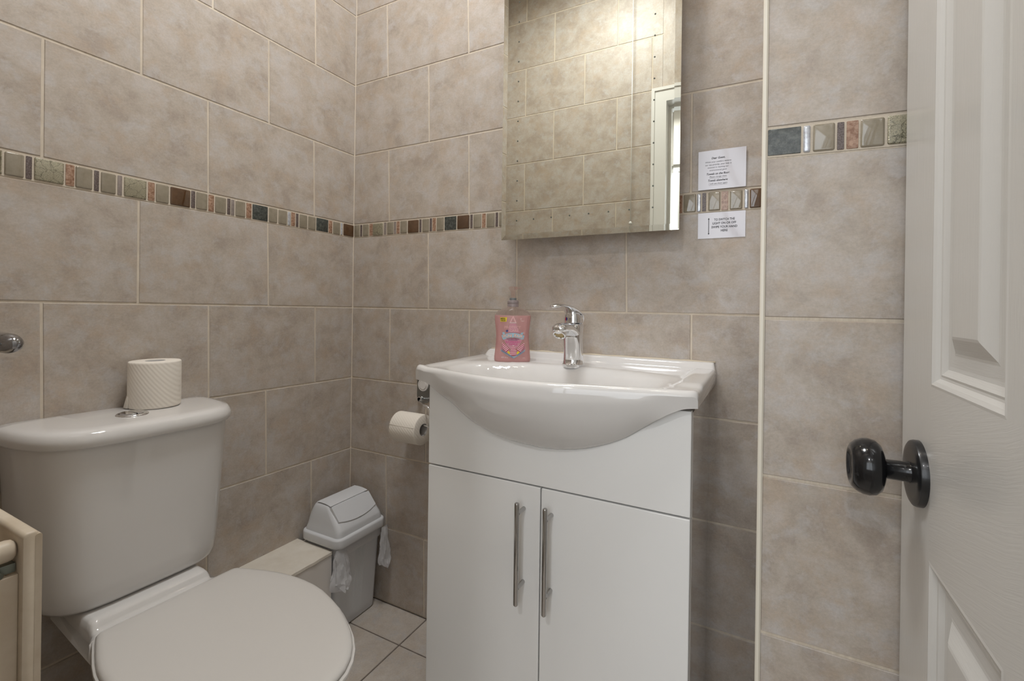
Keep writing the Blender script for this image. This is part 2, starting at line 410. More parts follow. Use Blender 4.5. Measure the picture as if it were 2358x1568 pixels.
mosaic('trim_2', BP, pl, blines['t'], blines['b'], 0, 1.313)
m3 = [1.3178,1.3629,1.3660,1.3754,1.3787,1.4066,1.4096,1.4183,1.4212,1.4357,1.4382,1.4666,1.4700,1.5150,1.518,1.529,1.532,1.56]
mosaic('trim_3', PP, [(m3[2*i], m3[2*i+1], 'DSGPMGCPG'[i]) for i in range(9)], plines['t'], plines['b'], 1.3165, XR)
# corner bead on the pillar edge
mb = MB()
x0, x1 = 1.3092, 1.3169
mb.loft([[(x0, YP+.006, 0), (x0, YP-.0015, 0), (x0+.0015, YP-.0035, 0), (x1-.0025, YP-.0035, 0), (x1, YP-.0008, 0), (x1, YP+.006, 0)],
         [(x0, YP+.006, ZC), (x0, YP-.0015, ZC), (x0+.0015, YP-.0035, ZC), (x1-.0025, YP-.0035, ZC), (x1, YP-.0008, ZC), (x1, YP+.006, ZC)]], 0, True, True, True, False)
tag(mb.build('trim_4', PVC), kind='structure')
# grout line up the internal corner of left and back wall
mb = MB(); mb.loft([[(-.0005, .0005, 0), (.0022, .0005, 0), (-.0005, -.0022, 0)], [(-.0005, .0005, ZC), (.0022, .0005, ZC), (-.0005, -.0022, ZC)]], 0, True, True, True, False)
tag(mb.build('trim_5', GROUT), kind='structure')

# door architrave and lining (rear wall)
mb = MB()
w = .062
def arch(x0, x1, z1):
    for (a, b_) in (((x0-w+.0002, YR+.0005, 0), (x0, YR+.015, z1)), ((x1, YR+.0005, 0), (x1+w-.0002, YR+.015, z1)), ((x0-w+.0002, YR+.0005, z1), (x1+w-.0002, YR+.015, z1+w-.0002))): mb.box(a, b_)
arch(XO0, XO1, ZO)
mb.box((XO0-w-.004, YR+.0005, 0), (XO0-w+.010, YR+.0195, ZO+w-.010)); mb.box((XO0-w-.004, YR+.0005, ZO+w-.010), (XO1+w, YR+.0195, ZO+w+.004))
mb.box((XO0-.021, YR-.13, 0), (XO0, YR+.0003, ZO)); mb.box((XO0-.021, YR-.13, ZO), (XO1+.02, YR+.0003, ZO+.021)); mb.box((XO1, YR-.13, 0), (XO1+.02, YR+.0003, ZO))
mb.box((XO0+.0002, YR-.09, 0), (XO0+.012, YR-.055, ZO-.012)); mb.box((XO0+.0002, YR-.09, ZO-.012), (XO1-.0002, YR-.055, ZO-.0002))
tag(mb.build('trim_6', WHITEP), kind='structure')

# hallway beyond the doorway
YH = -2.55
mb = MB(); mb.box((-.9, YH, -.06), (2.3, -1.25, -.002)); tag(mb.build('floor_hall', pm('hall_carpet', (.30,.26,.22), .95)), kind='structure')
mb = MB(); mb.box((-.9, YH, 2.50), (2.3, YR-.06, 2.55)); tag(mb.build('ceiling_hall', CEILP), kind='structure')
mb = MB(); mb.box((-.96, YH, 0), (-.9, YR-.06, 2.50)); mb.box((2.3, YH, 0), (2.36, YR-.06, 2.50)); tag(mb.build('wall_hall_ends', WALLP), kind='structure')
mb = MB(); mb.box((-.9, YR-.13, 0), (XO0-.02, YR-.062, 2.50)); mb.box((XO1+.022, YR-.13, 0), (2.3, YR-.062, 2.50)); mb.box((XO0-.0195, YR-.13, ZO+.022), (XO1+.0215, YR-.062, 2.50)); tag(mb.build('wall_hall_near', WALLP), kind='structure')
WX0, WX1, WZ0, WZ1 = .40, 1.95, .85, 2.10  # hall window, widened to the right to throw more light on the cabinet
mb = MB(); mb.box((-.9, YH-.08, 0), (WX0, YH, 2.50)); mb.box((WX1, YH-.08, 0), (2.3, YH, 2.50)); mb.box((WX0, YH-.08, 0), (WX1, YH, WZ0)); mb.box((WX0, YH-.08, WZ1), (WX1, YH, 2.50)); tag(mb.build('wall_hall_far', WALLP), kind='structure')
wn = MB()
for a, b_ in (((WX0, YH-.06, WZ0), (WX0+.05, YH-.02, WZ1)), ((WX1-.05, YH-.06, WZ0), (WX1, YH-.02, WZ1)), ((WX0, YH-.06, WZ0), (WX1, YH-.02, WZ0+.05)), ((WX0, YH-.06, WZ1-.05), (WX1, YH-.02, WZ1)), ((1.15, YH-.055, WZ0), (1.20, YH-.025, WZ1))): wn.box(a, b_)
wo = tag(wn.build('window_1', WHITEP), kind='structure')

# ------------------------------------------------------------------ door leaf
XD = 1.4875; Y0, Y1 = -.395, -1.10; ZD = 1.975
root = bpy.data.objects.new('door_1', None); link(root); root.location = (XD, Y1, 0); tag(root, kind='structure')
OFF = (XD, Y1, 0)
def bo(mb, name, mat, parent, **k):
    o = mb.build(name, mat, parent, off=OFF, **k); return o
mb = MB()
ys = [(-.395, -.512), (-.512, -.700), (-.700, -.795), (-.795, -.983), (-.983, -1.10)]
zs = [(.004, .20), (.20, .742), (.742, .946), (.946, 1.56), (1.56, 1.66), (1.66, 1.86), (1.86, ZD)]
def face(y0, y1, z0, z1, d=0., rot=False):
    q = [(XD-d, y0, z0), (XD-d, y1, z0), (XD-d, y1, z1), (XD-d, y0, z1)]
    uv = [((p[1], p[2])) for p in q]
    # grain runs along first uv axis
    uv = [(p[2], p[1]) for p in q] if not rot else [(p[1]*.8, p[2] + .05*math.sin(p[1]*9)) for p in q]
    mb.add(q, [(0,1,2,3)], 0, [uv])
for i, (a, b_) in enumerate(ys):
    for j, (c, d) in enumerate(zs):
        if i in (0, 4): continue
        if i in (1, 3) and j in (1, 3, 5): continue
        rail = j in (0, 2, 4, 6)
        if i == 2 and not rail: face(a, b_, c, d)
        elif rail: face(a, b_, c, d, 0, True)
for i in (0, 4): face(ys[i][0], ys[i][1], .004, ZD)
# back, edges
T = .036
v = [(XD, Y0, .004), (XD, Y1, .004), (XD, Y1, ZD), (XD, Y0, ZD), (XD+T, Y0, .004), (XD+T, Y1, .004), (XD+T, Y1, ZD), (XD+T, Y0, ZD)]
mb.add(v, [(4,7,6,5), (0,4,5,1), (2,6,7,3), (0,3,7,4), (1,5,6,2)], 0, [[(0,0),(0,1),(1,1),(1,0)]]*5)
leaf = bo(mb, 'door_leaf', DOORP, root, recalc=False)
bm = bmesh.new(); bm.from_mesh(leaf.data); bmesh.ops.remove_doubles(bm, verts=bm.verts, dist=1e-5); bmesh.ops.recalc_face_normals(bm, faces=bm.faces); bm.to_mesh(leaf.data); bm.free()
PR = [(0,0),(.003,.0004),(.007,-.0018),(.011,-.0052),(.0135,-.0056),(.016,-.0050),(.019,-.0068),(.023,-.0090),(.027,-.0095),(.040,-.0095),(.043,-.0090),(.059,-.0016),(.062,-.0008)]
for i in (1, 3):
    for j in (1, 3, 5):
        a, b_ = ys[i]; c, d = zs[j]
        pmb = MB(); rings = []
        for ins, dp in PR:
            rings.append([(XD-dp, a-ins, c+ins), (XD-dp, b_+ins, c+ins), (XD-dp, b_+ins, d-ins), (XD-dp, a-ins, d-ins)])
        n = 4
        for r in range(len(rings)-1):
            for k in range(4):
                k2 = (k+1) % 4; q = [rings[r][k], rings[r][k2], rings[r+1][k2], rings[r+1][k]]
                pmb.add(q, [(0,1,2,3)], 0, [[(p[2], p[1]) if k in (1,3) else (p[1], p[2]) for p in q]], False)
        q = rings[-1]; pmb.add(q, [(0,1,2,3)], 0, [[(p[2], p[1]) for p in q]])
        bo(pmb, 'door_panel', DOORP, root)
YK, ZK = -.474, .832
mb = MB(); mb.lathe([(.0,.0),(.0405,.0),(.0405,.005),(.0395,.0075),(.037,.009),(.030,.0098),(.016,.0105),(.0,.0105)], (XD, YK, ZK), '-x', 56)
knob = bo(mb, 'door_knob', ROSE, root, auto=35)
mb = MB(); mb.lathe([(.0,.010),(.0135,.010),(.0125,.014),(.0120,.034),(.0135,.0355)], (XD, YK, ZK), '-x', 40)
mb.lathe([(.0135,.0355),(.022,.0365),(.0295,.0395),(.0345,.045),(.0360,.052),(.0352,.0585),(.0320,.0655),(.0270,.0705),(.0225,.0722),(.0205,.0712),(.0185,.0690),(.0150,.0682),(.0,.0682)], (XD, YK, ZK), '-x', 56)
mb.build('knob_grip', BLACK, knob, off=OFF, auto=50)

# ------------------------------------------------------------------ toilet
TY = -.700
TL = lambda y: -.012*(y - TY)        # the whole suite sits a touch out of level
tl = thing('toilet', 'white close-coupled ceramic toilet with its seat lid down against the left wall', 'toilet', (.05, TY, 0))
TO = (.05, TY, 0)
def tb(mb, name, mat, par=None, **k): return mb.build(name, mat, par or tl, off=TO, **k)
def cist_ring(x1, h, z, p=3., q=3.2, xb=.004, n=22, yc=-.7075):
    # plan outline: straight back on the wall, D-shaped front
    half = []
    for k in range(n+1):
        a = .5*PI*k/n
        x = xb + (x1-xb)*math.sin(a)**(2/p); yy = h*max(0, math.cos(a))**(2/q); half.append((x, yy))
    half[-1] = (x1, 0)
    pts = half + [(x, -y) for x, y in half[-2::-1]]
    return [(x, yc + y, z + TL(yc + y)) for x, y in pts]
mb = MB()
cs = [(.4225,.135,.132),(.4240,.158,.149),(.4290,.170,.1580),(.437,.1775,.1640),(.450,.1810,.1680),(.475,.1830,.1710),(.52,.1855,.1740),(.60,.190,.1780),(.68,.194,.1815),(.745,.197,.1845),(.7525,.197,.1845)]
mb.loft([cist_ring(x1, h, z, 3.0, 5.2) for z, x1, h in cs])
tb(mb, 'cistern', CERAMIC, auto=60)
mb = MB()
ls = [(.7530,.200,.186),(.7540,.2090,.1965),(.758,.2120,.1975),(.764,.2138,.1990),(.772,.2132,.1985),(.779,.2100,.1950),(.784,.2060,.191),(.7868,.197,.177),(.7880,.183,.164),(.7885,.12,.10)]
mb.loft([cist_ring(x1, h, z, 2.7, 4.4, .003 if i < 6 else .003 + (i-5)*.003) for i, (z, x1, h) in enumerate(ls)])
lid = tb(mb, 'cistern_lid', CERAMIC, auto=70)
mb = MB(); FB = (.118, -.722); zb = .7883 + TL(FB[1])
mb.lathe([(0,-.004),(.0285,-.004),(.0285,.0012),(.027,.0032),(.0238,.0040),(.0222,.0034),(.0,.0034)], (*FB, zb), 'z', 44)
fb = tb(mb, 'flush_button', CHROME, auto=40)
mb = MB()
for sgn in (-1, 1):
    out = []
    for k in range(19):
        a = -PI/2 + PI*k/18; out.append((FB[0] + .0205*math.sin(a), FB[1] + sgn*(.0012 + .0195*math.cos(a))))
    mb.loft([[(x, y, zb+.0030) for x, y in out], [(x, y, zb+.0055) for x, y in out]], 0, True, True, True, False)
tb(mb, 'flush_plate', CHROME, fb)
# pan
def egg(x0, x1, hw, z, xw=.42, n=44, yoff=0., sq=2.2):
    out = []
    for k in range(n):
        a = 2*PI*k/n; c, s_ = math.cos(a), math.sin(a)
        xc = x0 + (x1-x0)*xw
        rx = (x1-xc) if c >= 0 else (xc-x0)
        e = 2/ (2.0 if c >= 0 else sq)
        x = xc + rx*math.copysign(abs(c)**e, c); y = TY+.004 + hw*math.copysign(abs(s_)**(2/2.1 if c >= 0 else e), s_)
        out.append((x, y, z + (TL(y) if z > .3 else 0)))
    return out
mb = MB()
mb.loft([egg(.13,.50,.105,0.001,.5), egg(.135,.50,.104,.02,.5), egg(.15,.485,.092,.08,.5), egg(.15,.50,.095,.16,.5), egg(.14,.545,.112,.24,.5), egg(.15,.615,.138,.31,.5),
         egg(.185,.668,.162,.36,.46), egg(.198,.688,.171,.385,.44), egg(.198,.692,.173,.398,.44), egg(.21,.680,.162,.4005,.44)])
tb(mb, 'pan', CERAMIC, auto=60)
# ledge between cistern and seat
mb = MB()
rings = []
def ledge(y, s_):
    # section in x-z
    return [(.03, y, .33), (.03, y, .426*1+0), (.190, y, .4255), (.2005, y, .4235), (.2055, y, .4190), (.2085, y, .4125), (.2125, y, .4085), (.219, y, .4080), (.228, y, .4095), (.238, y, .4098), (.243, y, .4020), (.262, y, .4000), (.270, y, .3940), (.270, y, .33)]
ye = [-.8215, -.8200, -.816, -.809, -.78, -.70, -.645, -.620, -.612, -.6080, -.6065]
ze = [-.02, -.006, -.0015, 0, 0, 0, 0, 0, -.0015, -.006, -.02]
for y, dz in zip(ye, ze):
    fl = 0.
    if y < -.828: fl = 0
    lo = .376 - .08*smooth((.100 - abs(y + .7135))/.06)
    rings.append([(x - (.02 if zz < .34 and x > .2 else 0), y + (.034 if y > -.71 else -.016)*smooth((x-.203)/.045)*smooth((abs(y+.7135)-.03)/.07), (zz + dz if zz > .34 else lo) + TL(y)) for x, _, zz in ledge(y, 0)])
mb.loft(rings)
tb(mb, 'ledge', CERAMIC, auto=50)
# seat + lid
hwT = [(.240,.118),(.2415,.126),(.246,.131),(.262,.1375),(.290,.148),(.317,.1575),(.345,.1655),(.372,.1705),(.400,.1735),(.424,.1745),(.455,.1735),(.490,.1685),(.528,.158),(.570,.1435),(.610,.1235),(.640,.1055),(.665,.085),(.684,.0625),(.697,.038),(.7025,.017),(.704,0)]
def seat_ring(z, k, cx=.45, grow=0.):
    out = []
    top = [(x, h) for x, h in hwT]
    pts = [(x, h) for x, h in top] + [(x, -h) for x, h in top[-2::-1]]
    c = Vector((cx, 0))
    n = len(pts)
    for i, (x, h) in enumerate(pts):
        # inward normal offset
        a, b_ = Vector(pts[(i-1) % n]), Vector(pts[(i+1) % n]); t = (b_-a).normalized(); nn = Vector((t.y, -t.x))
        c_ = Vector((.455, 0)); p = c_ + (Vector((x, h)) - c_)*(1 - k/.19)
        y = p.y + TY + .003
        out.append((p.x, y, z + TL(y)))
    return out
mb = MB(); mb.loft([seat_ring(.4010, .004), seat_ring(.4020, -.0035), seat_ring(.4060, -.0050), seat_ring(.4095, -.004), seat_ring(.4105, -.001)])
tb(mb, 'seat', SEATM, auto=50)
mb = MB(); mb.loft([seat_ring(.4108, .006), seat_ring(.4112, .0015), seat_ring(.4135, -.0003), seat_ring(.4175, .0004), seat_ring(.4205, .0028), seat_ring(.4225, .0070), seat_ring(.4235, .0130), seat_ring(.4240, .040)])
tb(mb, 'seat_lid', SEATM, auto=60)

# spare roll on the cistern
def roll(mb, c, ax, r, L, rc=.0195):
    prof = [(rc, 0), (r-.002, 0), (r-.0006, .0012), (r, .004), (r+.0004, L*.5), (r, L-.004), (r-.0006, L-.0012), (r-.002, L), (rc, L)]
    mb.lathe(prof, c, ax, 60, 0)
t = thing('toilet_roll', 'cream white toilet roll standing upright on the cistern lid', 'toilet roll', (.0590, -.6530, .7885))
mb = MB(); zr = .7889 + TL(-.62)*0 + .0003
roll(mb, (.0590, -.6530, zr), 'z', .0505, .105); mb.build('tissue', PAPER, t, off=(.0590, -.6530, .7885), auto=50)
mb = MB(); mb.lathe([(.0195, .0), (.0195, .105), (.0185, .105), (.0185, .0), (.0195, .0)], (.0590, -.6530, zr), 'z', 40); mb.build('cardboard_core', CORE, t, off=(.0590, -.6530, .7885))
# loose end of the paper flaring at the bottom
mb = MB()
ring0, ring1 = [], []
for k in range(13):
    a = math.radians(215 + k*4.2); rr = .0512
    ring0.append((.0590 + rr*math.cos(a), -.653 + rr*math.sin(a), zr+.028))
    f = math.sin(PI*k/12)
    ring1.append((.0590 + (rr+.006*f)*math.cos(a), -.653 + (rr+.006*f)*math.sin(a), zr+.0012))
mb.loft([ring0, ring1], 0, False, False, False)
so = mb.build('loose_end', PAPER, t, off=(.0590, -.6530, .7885)); m_ = so.modifiers.new('s', 'SOLIDIFY'); m_.thickness = .0006

# ------------------------------------------------------------------ pipe boxing
mb = MB(); mb.box((.0005, -.60, .001), (.160, -.219, .262))
b0 = thing('pipe_boxing', 'low cream painted pipe boxing along the left wall beside the toilet', 'boxing', (.08, -.40, 0))
o = mb.build('front_board', BOXSIDE, b0, off=(.08, -.40, 0)); bevel(o, .001, 2)
mb = MB(); n = 24
top0 = [( .0005, -.60, .2625), (.0005, -.2185, .2625)]
rings = []
for k in range(n+1):
    y = -.60 + (.3815)*k/n; j = .0008*math.sin(k*2.3) + .0006*math.sin(k*5.1)
    rings.append([(.0005, y, .2625), (.1610 + j, y, .2625), (.1625 + j, y, .2640), (.1618 + j, y, .2715), (.1605 + j, y, .2725), (.0005, y, .2725)])
mb.loft(rings, 0, True, True, True, False)
mb.build('top_board', PAINT, b0, off=(.08, -.40, 0))

# ------------------------------------------------------------------ swing bin
bn = thing('swing_bin', 'small grey-white plastic swing-top bin in the corner between boxing and back wall', 'bin', (.10, -.115, 0))
BO = (.10, -.115, 0)
mb = MB()
def brr(x0, y0, x1, y1, r, z, n=6): return [(x, y, z) for x, y in rrect(x0, y0, x1, y1, r, n)]
rings = [brr(.050,-.195,.150,-.030,.016,0.001), brr(.046,-.199,.154,-.026,.018,.006)]
for k in range(1, 11):
    f = k/10; rings.append(brr(.046-.016*f, -.199-.0125*f, .154+.021*f, -.026+.004*f, .018+.004*f, .006+.274*f))
mb.loft(rings)
# fine vertical ribs on the front face
for k in range(8):
    yy = -.132 + k*.0052
    mb.add([(.1545, yy-.0012, .02), (.1545, yy+.0012, .02), (.1748, yy+.0012, .268), (.1748, yy-.0012, .268), (.1553, yy, .02), (.1756, yy, .268)],
           [(0,4,5,3), (4,1,2,5), (0,1,4), (3,5,2)], 0, None, True)
mb.build('bin_body', PLAST, bn, off=BO, auto=40)
mb = MB()
R = lambda z, e, r=.024: brr(.021-e, -.2215-e, .191+e, -.0185+e, r+e, z)
rings = [R(.2810, -.004), R(.2810, .0), R(.2825, .0022), R(.2860, .0030), R(.3050, .0032), R(.3085, .0020), R(.3100, -.0015), R(.3115, -.006), R(.3180, -.0068)]
# dome above the collar: section changes along y, build by rings of x-range
def dome(z, x0, x1, e):
    return brr(x0, -.2215+e, x1, -.0185-e, .020, z)
rings += [dome(.326, .0295, .1835, .008), dome(.332, .031, .1815, .0095), dome(.345, .034, .170, .011), dome(.360, .038, .1565, .013), dome(.375, .043, .1430, .016), dome(.387, .049, .1320, .019), dome(.3925, .054, .1270, .022), dome(.3955, .060, .1225, .026), dome(.3965, .070, .112, .034)]
mb.loft(rings)
lidb = mb.build('bin_lid', PLAST, bn, off=BO, auto=55)
# swing flap: two facets folded over the ridge
def slope(s_, y):   # s_ 0 at the ridge front, 1 at the bottom
    return Vector((.1305 + .0450*s_, y, .3900 - .0500*s_))
nrm = Vector((.0500, 0, .0450)).normalized()
mb = MB()
def flap_patch(grow, h, mi=0):
    rows = []
    for i in range(9):
        s_ = i/8
        row = []
        for j in range(21):
            v_ = -1 + 2*j/20
            y = -.1200 + v_*(.0790 + grow)
            cs_ = -.02 - grow*8 + s_*(.97 + grow*22 - .20*abs(v_)**2.2)
            row.append(slope(cs_, y) + nrm*h)
        rows.append(row)
    return rows
def add_grid(mb, rows, mi=0, sm=True):
    n = len(rows[0]); vs = [p for r in rows for p in r]
    fs = [(i*n+j, i*n+j+1, (i+1)*n+j+1, (i+1)*n+j) for i in range(len(rows)-1) for j in range(n-1)]
    mb.add(vs, fs, mi, None, sm)
def slab(mb, rows0, rows1, mi=0):
    add_grid(mb, rows1, mi); b0 = [rows0[0], rows1[0]]
    per0 = [rows0[0][j] for j in range(21)] + [rows0[i][20] for i in range(1, 9)] + [rows0[8][j] for j in range(19, -1, -1)] + [rows0[i][0] for i in range(7, 0, -1)]
    per1 = [rows1[0][j] for j in range(21)] + [rows1[i][20] for i in range(1, 9)] + [rows1[8][j] for j in range(19, -1, -1)] + [rows1[i][0] for i in range(7, 0, -1)]
    mb.loft([per0, per1], mi, False, False)
slab(mb, flap_patch(0, -.004), flap_patch(-.0008, .0032))
# top facet lying over the ridge
tr = [[Vector((x, -.1200 + (-1+2*j/20)*.0782, z)) for j in range(21)] for x, z in ((.066, .3985), (.085, .3994), (.105, .3988), (.120, .3965), (.1275, .3945))]
mb.add([p for r in tr for p in r], [(i*21+j, i*21+j+1, (i+1)*21+j+1, (i+1)*21+j) for i in range(4) for j in range(20)], 0, None, True)
flap = mb.build('flap', PLAST, lidb, off=BO, auto=50)
# dark joint around the flap
mb = MB(); P0 = flap_patch(.0022, .0004); P1 = flap_patch(.0002, .0008)
def per(rows): return [rows[0][j] for j in range(21)] + [rows[i][20] for i in range(1, 9)] + [rows[8][j] for j in range(19, -1, -1)] + [rows[i][0] for i in range(7, 0, -1)]
# bin liner: tucked band under the collar with two crumpled tufts
BAG = pm('thin_white_plastic_bag', (.86,.86,.88), .3, 0, 0, .5)
t_ = NT(BAG); tp_ = t_.new('ShaderNodeBsdfTransparent'); mx_ = t_.new('ShaderNodeMixShader'); mx_.inputs[0].default_value = .62
out_ = [n for n in t_.n if n.type == 'OUTPUT_MATERIAL'][0]; tr_ = t_.new('ShaderNodeBsdfTranslucent'); tr_.inputs['Color'].default_value = (.85,.85,.87,1)
ms_ = t_.new('ShaderNodeMixShader'); ms_.inputs[0].default_value = .3; t_.link(t_.b.outputs[0], ms_.inputs[1]); t_.link(tr_.outputs[0], ms_.inputs[2])
t_.link(tp_.outputs[0], mx_.inputs[1]); t_.link(ms_.outputs[0], mx_.inputs[2]); t_.link(mx_.outputs[0], out_.inputs['Surface'])
bag = thing('bin_bag', 'translucent white plastic bag crumpled out from under the bin lid', 'bag', (.10, -.115, .2))
mb = MB(); rings = []
for k in range(6):
    f = k/5; z = .2805 - .030*f
    ring = []
    for (x, y) in rrect(.030-.002, -.2115-.002, .1755+.0055, -.0215+.003, .024, 14):
        nz = mnoise.noise(Vector((x*60, y*60, z*30)))
        ring.append((max(x + .0015*nz, .002), y, z + .007*f*mnoise.noise(Vector((x*25, y*25, 3.)))))
    rings.append(ring)
mb.loft(rings, 0, False, False)
mb.build('bag_rim', BAG, bag, off=(.10, -.115, .2))
def tuft(cx, cy, top, L, w, d, seed, axis):
    mb = MB(); rings = []; n = 34; m = 22
    for k in range(m+1):
        f = k/m; z = top - L*f
        wid = w*(.62 + .55*f)*(1 if f < .86 else max(.25, 1 - ((f-.86)/.14)**2*.75))
        dep = d*(.35 + .9*f)
        ring = []
        for j in range(n):
            a = 2*PI*j/n
            q = Vector((math.cos(a)*2.1 + seed, math.sin(a)*2.1, f*3.1))
            cr = 1 + .42*mnoise.noise(q) + .22*mnoise.noise(q*2.7) + .10*abs(mnoise.noise(q*6))
            px_, py_ = math.cos(a)*wid*cr, math.sin(a)*dep*cr
            zz = z + .010*mnoise.noise(q*2.1 + Vector((5, 0, 0)))*(f > .05)
            if axis == 'y': ring.append((cx + max(py_, -.001 - .010*f) + .010*f, cy + px_ + (-.008*f), zz))
            else: ring.append((cx + px_ + .004*f, cy + py_*.5, zz))
        rings.append(ring)
    mb.loft(rings, 0, False, True, True, False)
    return mb
mb = tuft(.1780, -.200, .279, .118, .030, .019, 1.3, 'y'); o = mb.build('bag_tuft', BAG, bag, off=(.10, -.115, .2), auto=25)
mb = tuft(.1900, -.024, .277, .125, .0195, .014, 7.7, 'y'); o = mb.build('bag_tuft', BAG, bag, off=(.10, -.115, .2), auto=25)

# ------------------------------------------------------------------ vanity unit
VY = -.345; VX0, VX1 = .622, 1.2065; VM = .9140
vo = thing('vanity_unit', 'gloss white two-door vanity cabinet with long bar handles below the basin', 'cabinet', (.914, -.17, 0))
VO = (.914, -.17, 0)
bel = [(.566,.8565),(.600,.8560),(.622,.8535),(.640,.848),(.662,.834),(.687,.816),(.725,.788),(.760,.770),(.797,.7575),(.830,.7500),(.864,.7455),(.900,.7430),(.927,.7430),(.957,.7455),(.986,.7500),(1.013,.7565),(1.041,.7660),(1.067,.777),(1.093,.791),(1.118,.809),(1.142,.8265),(1.166,.8430),(1.189,.8545),(1.203,.8575),(1.222,.858)]
mb = MB()
mb.box((VX0+.002, VY+.0185, .0), (VX0+.018, -.0005, .846)); mb.box((VX0+.018, -.012, 0), (VX1-.018, -.0005, .70)); mb.box((VX0+.018, VY+.0185, .06), (VX1-.018, -.012, .078)); mb.box((VX0+.018, VY+.05, 0), (VX1-.018, VY+.066, .06))
o = mb.build('carcass', VAN, vo, off=VO)
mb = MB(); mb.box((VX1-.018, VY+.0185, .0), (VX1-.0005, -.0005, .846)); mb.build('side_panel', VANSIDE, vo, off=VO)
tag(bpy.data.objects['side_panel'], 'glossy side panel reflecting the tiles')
# top panel cut to the basin curve
mb = MB()
top = []
nx = 60
for k in range(nx+1):
    x = VX0 + .001 + (VX1-.0015 - VX0 - .001)*k/nx; top.append((x, min(crom(bel, x) - .0006, .8500)))
zb_ = .6605
outl = [(VX0+.001, zb_), (VX1-.0015, zb_)] + top[::-1]
mb.loft([[(x, VY, z) for x, z in outl], [(x, VY+.018, z) for x, z in outl]], 0, True, True, True, False)
o = mb.build('top_panel', VAN, vo, off=VO); bevel(o, .0015, 2, 50)
for nm, a, b_ in (('door', VX0+.001, VM-.0013), ('door', VM+.0013, VX1-.0015)):
    mb = MB(); mb.box((a, VY, .068), (b_, VY+.018, .6572)); d = mb.build(nm, VAN, vo, off=VO); bevel(d, .002, 3)
    xh = .8745 if a < .8 else .9375
    yb = VY - .030
    z0, z1 = (.418, .630) if a < .8 else (.417, .632)
    mb = MB(); mb.tube([(xh, yb, z0), (xh, yb, z0+.0015), (xh, yb, z0+.003), (xh, yb, z1-.003), (xh, yb, z1-.0012), (xh, yb, z1)], [.0034,.0046,.0052,.0052,.0046,.0030], 20)
    h = mb.build('handle', CHROMEB, d, off=VO, auto=60)
    for zz in (.4535, .6075):
        mb = MB(); mb.tube([(xh+.0015, VY+.0005, zz), (xh+.0015, yb+.001, zz)], .0045, 16)
        mb.build('handle_post', CHROMEB, d, off=VO, auto=60)

# ------------------------------------------------------------------ basin
bs = thing('basin', 'wide white ceramic wash basin with a bowed front on the vanity cabinet', 'basin', (.9, -.2, .85))
BSO = (.9, -.2, .85)
xl = lambda y: .566 + (-y)*.058
xr = lambda y: 1.2205 - (-y)*.012
yfT = [(0,-.352),(.02,-.360),(.05,-.3655),(.10,-.3715),(.16,-.381),(.25,-.3985),(.35,-.414),(.45,-.4215),(.53,-.4210),(.62,-.4130),(.72,-.397),(.82,-.380),(.90,-.371),(.95,-.366),(.98,-.3615),(1,-.354)]
def zdeck(x, y, yf):
    z = .8855
    d = (abs((x-.892)/.262)**2.5 + abs((y+.258)/.124)**2.5)**(1/2.5)
    if d < 1: z -= .118*(smooth((1-d)/.45))**.85 + .0*d
    z -= .004*smooth((1.12-d)/.14)                      # gentle roll-over into the bowl
    # raised shelf on the right
    z += .0045*smooth((x-1.165)/.012)*smooth((y+.30)/.03)
    z += .0032*smooth((.030-(y-yf))/.02)                # front lip
    z += .0025*smooth((.625-x)/.02)
    return z
NS = 90
xs = [0, .0015, .004, .008, .014, .02] + [.02 + .96*k/NS for k in range(1, NS)] + [.98, .986, .992, .996, .9985, 1]
rings = []
for f in xs:
    e = min(f, 1-f); yf = crom(yfT, f)
    ed = max(0, 1 - e/.014); rnd = 1 - math.sqrt(max(0, 1 - ed*ed))       # 0 in the middle, 1 at the very end
    X = lambda y: xl(y) + (xr(y)-xl(y))*f
    prof = []
    yb = 0 - .0006
    xm = X(-.2); zlow = crom(bel, X(yf))
    up = smooth((X(0)-.5745)/.016)*1.0*smooth((1.221-X(0))/.006)
    zt_ = .8855 + .0185*up - .008*rnd
    prof.append((yb, .853 + .004*rnd)); prof.append((yb, .875))
    prof += [(yb, zt_-.002), (yb-.0015, zt_), (yb-.012, zt_+.0003), (yb-.0165, zt_-.0012), (yb-.0195, zt_-.005*up), (yb-.0225, .8855-.008*rnd+.004*up), (yb-.026, .8855-.008*rnd+.0006*up)]
    n = 34
    for k in range(n+1):
        y = -.030 + (yf + .012 + .030)*k/n
        prof.append((y, zdeck(X(y), y, yf) - .008*rnd))
    ztop = prof[-1][1]
    prof += [(yf+.008, ztop-.0006), (yf+.0045, ztop-.0022), (yf+.002, ztop-.0050), (yf+.0004, ztop-.009)]
    z0 = ztop-.009; z1 = zlow
    for k in range(1, 25):
        t_ = k/24; z = z0 + (z1-z0)*t_
        yy_end = -.349
        bulge = max(0., 1 - max(0, (t_-.16)/.84)**1.55)**.80 if t_ > .16 else 1.
        depth = (z0-z1)
        # short drops at the ends stay nearly vertical
        k2 = smooth((depth-.03)/.05)
        bulge = k2*bulge + (1-k2)*(1 - .25*t_)
        prof.append((yy_end + (yf-yy_end)*bulge - .0035*math.sin(PI*t_)*k2, z))
    prof += [(-.3475, zlow-.0003), (-.3440, zlow-.0003), (-.338, zlow+.001), (-.20, max(zlow, .80)), (-.02, .853+.002)]
    rings.append([(X(y) + (.0 if f < .5 else 0), y, z) for y, z in prof])
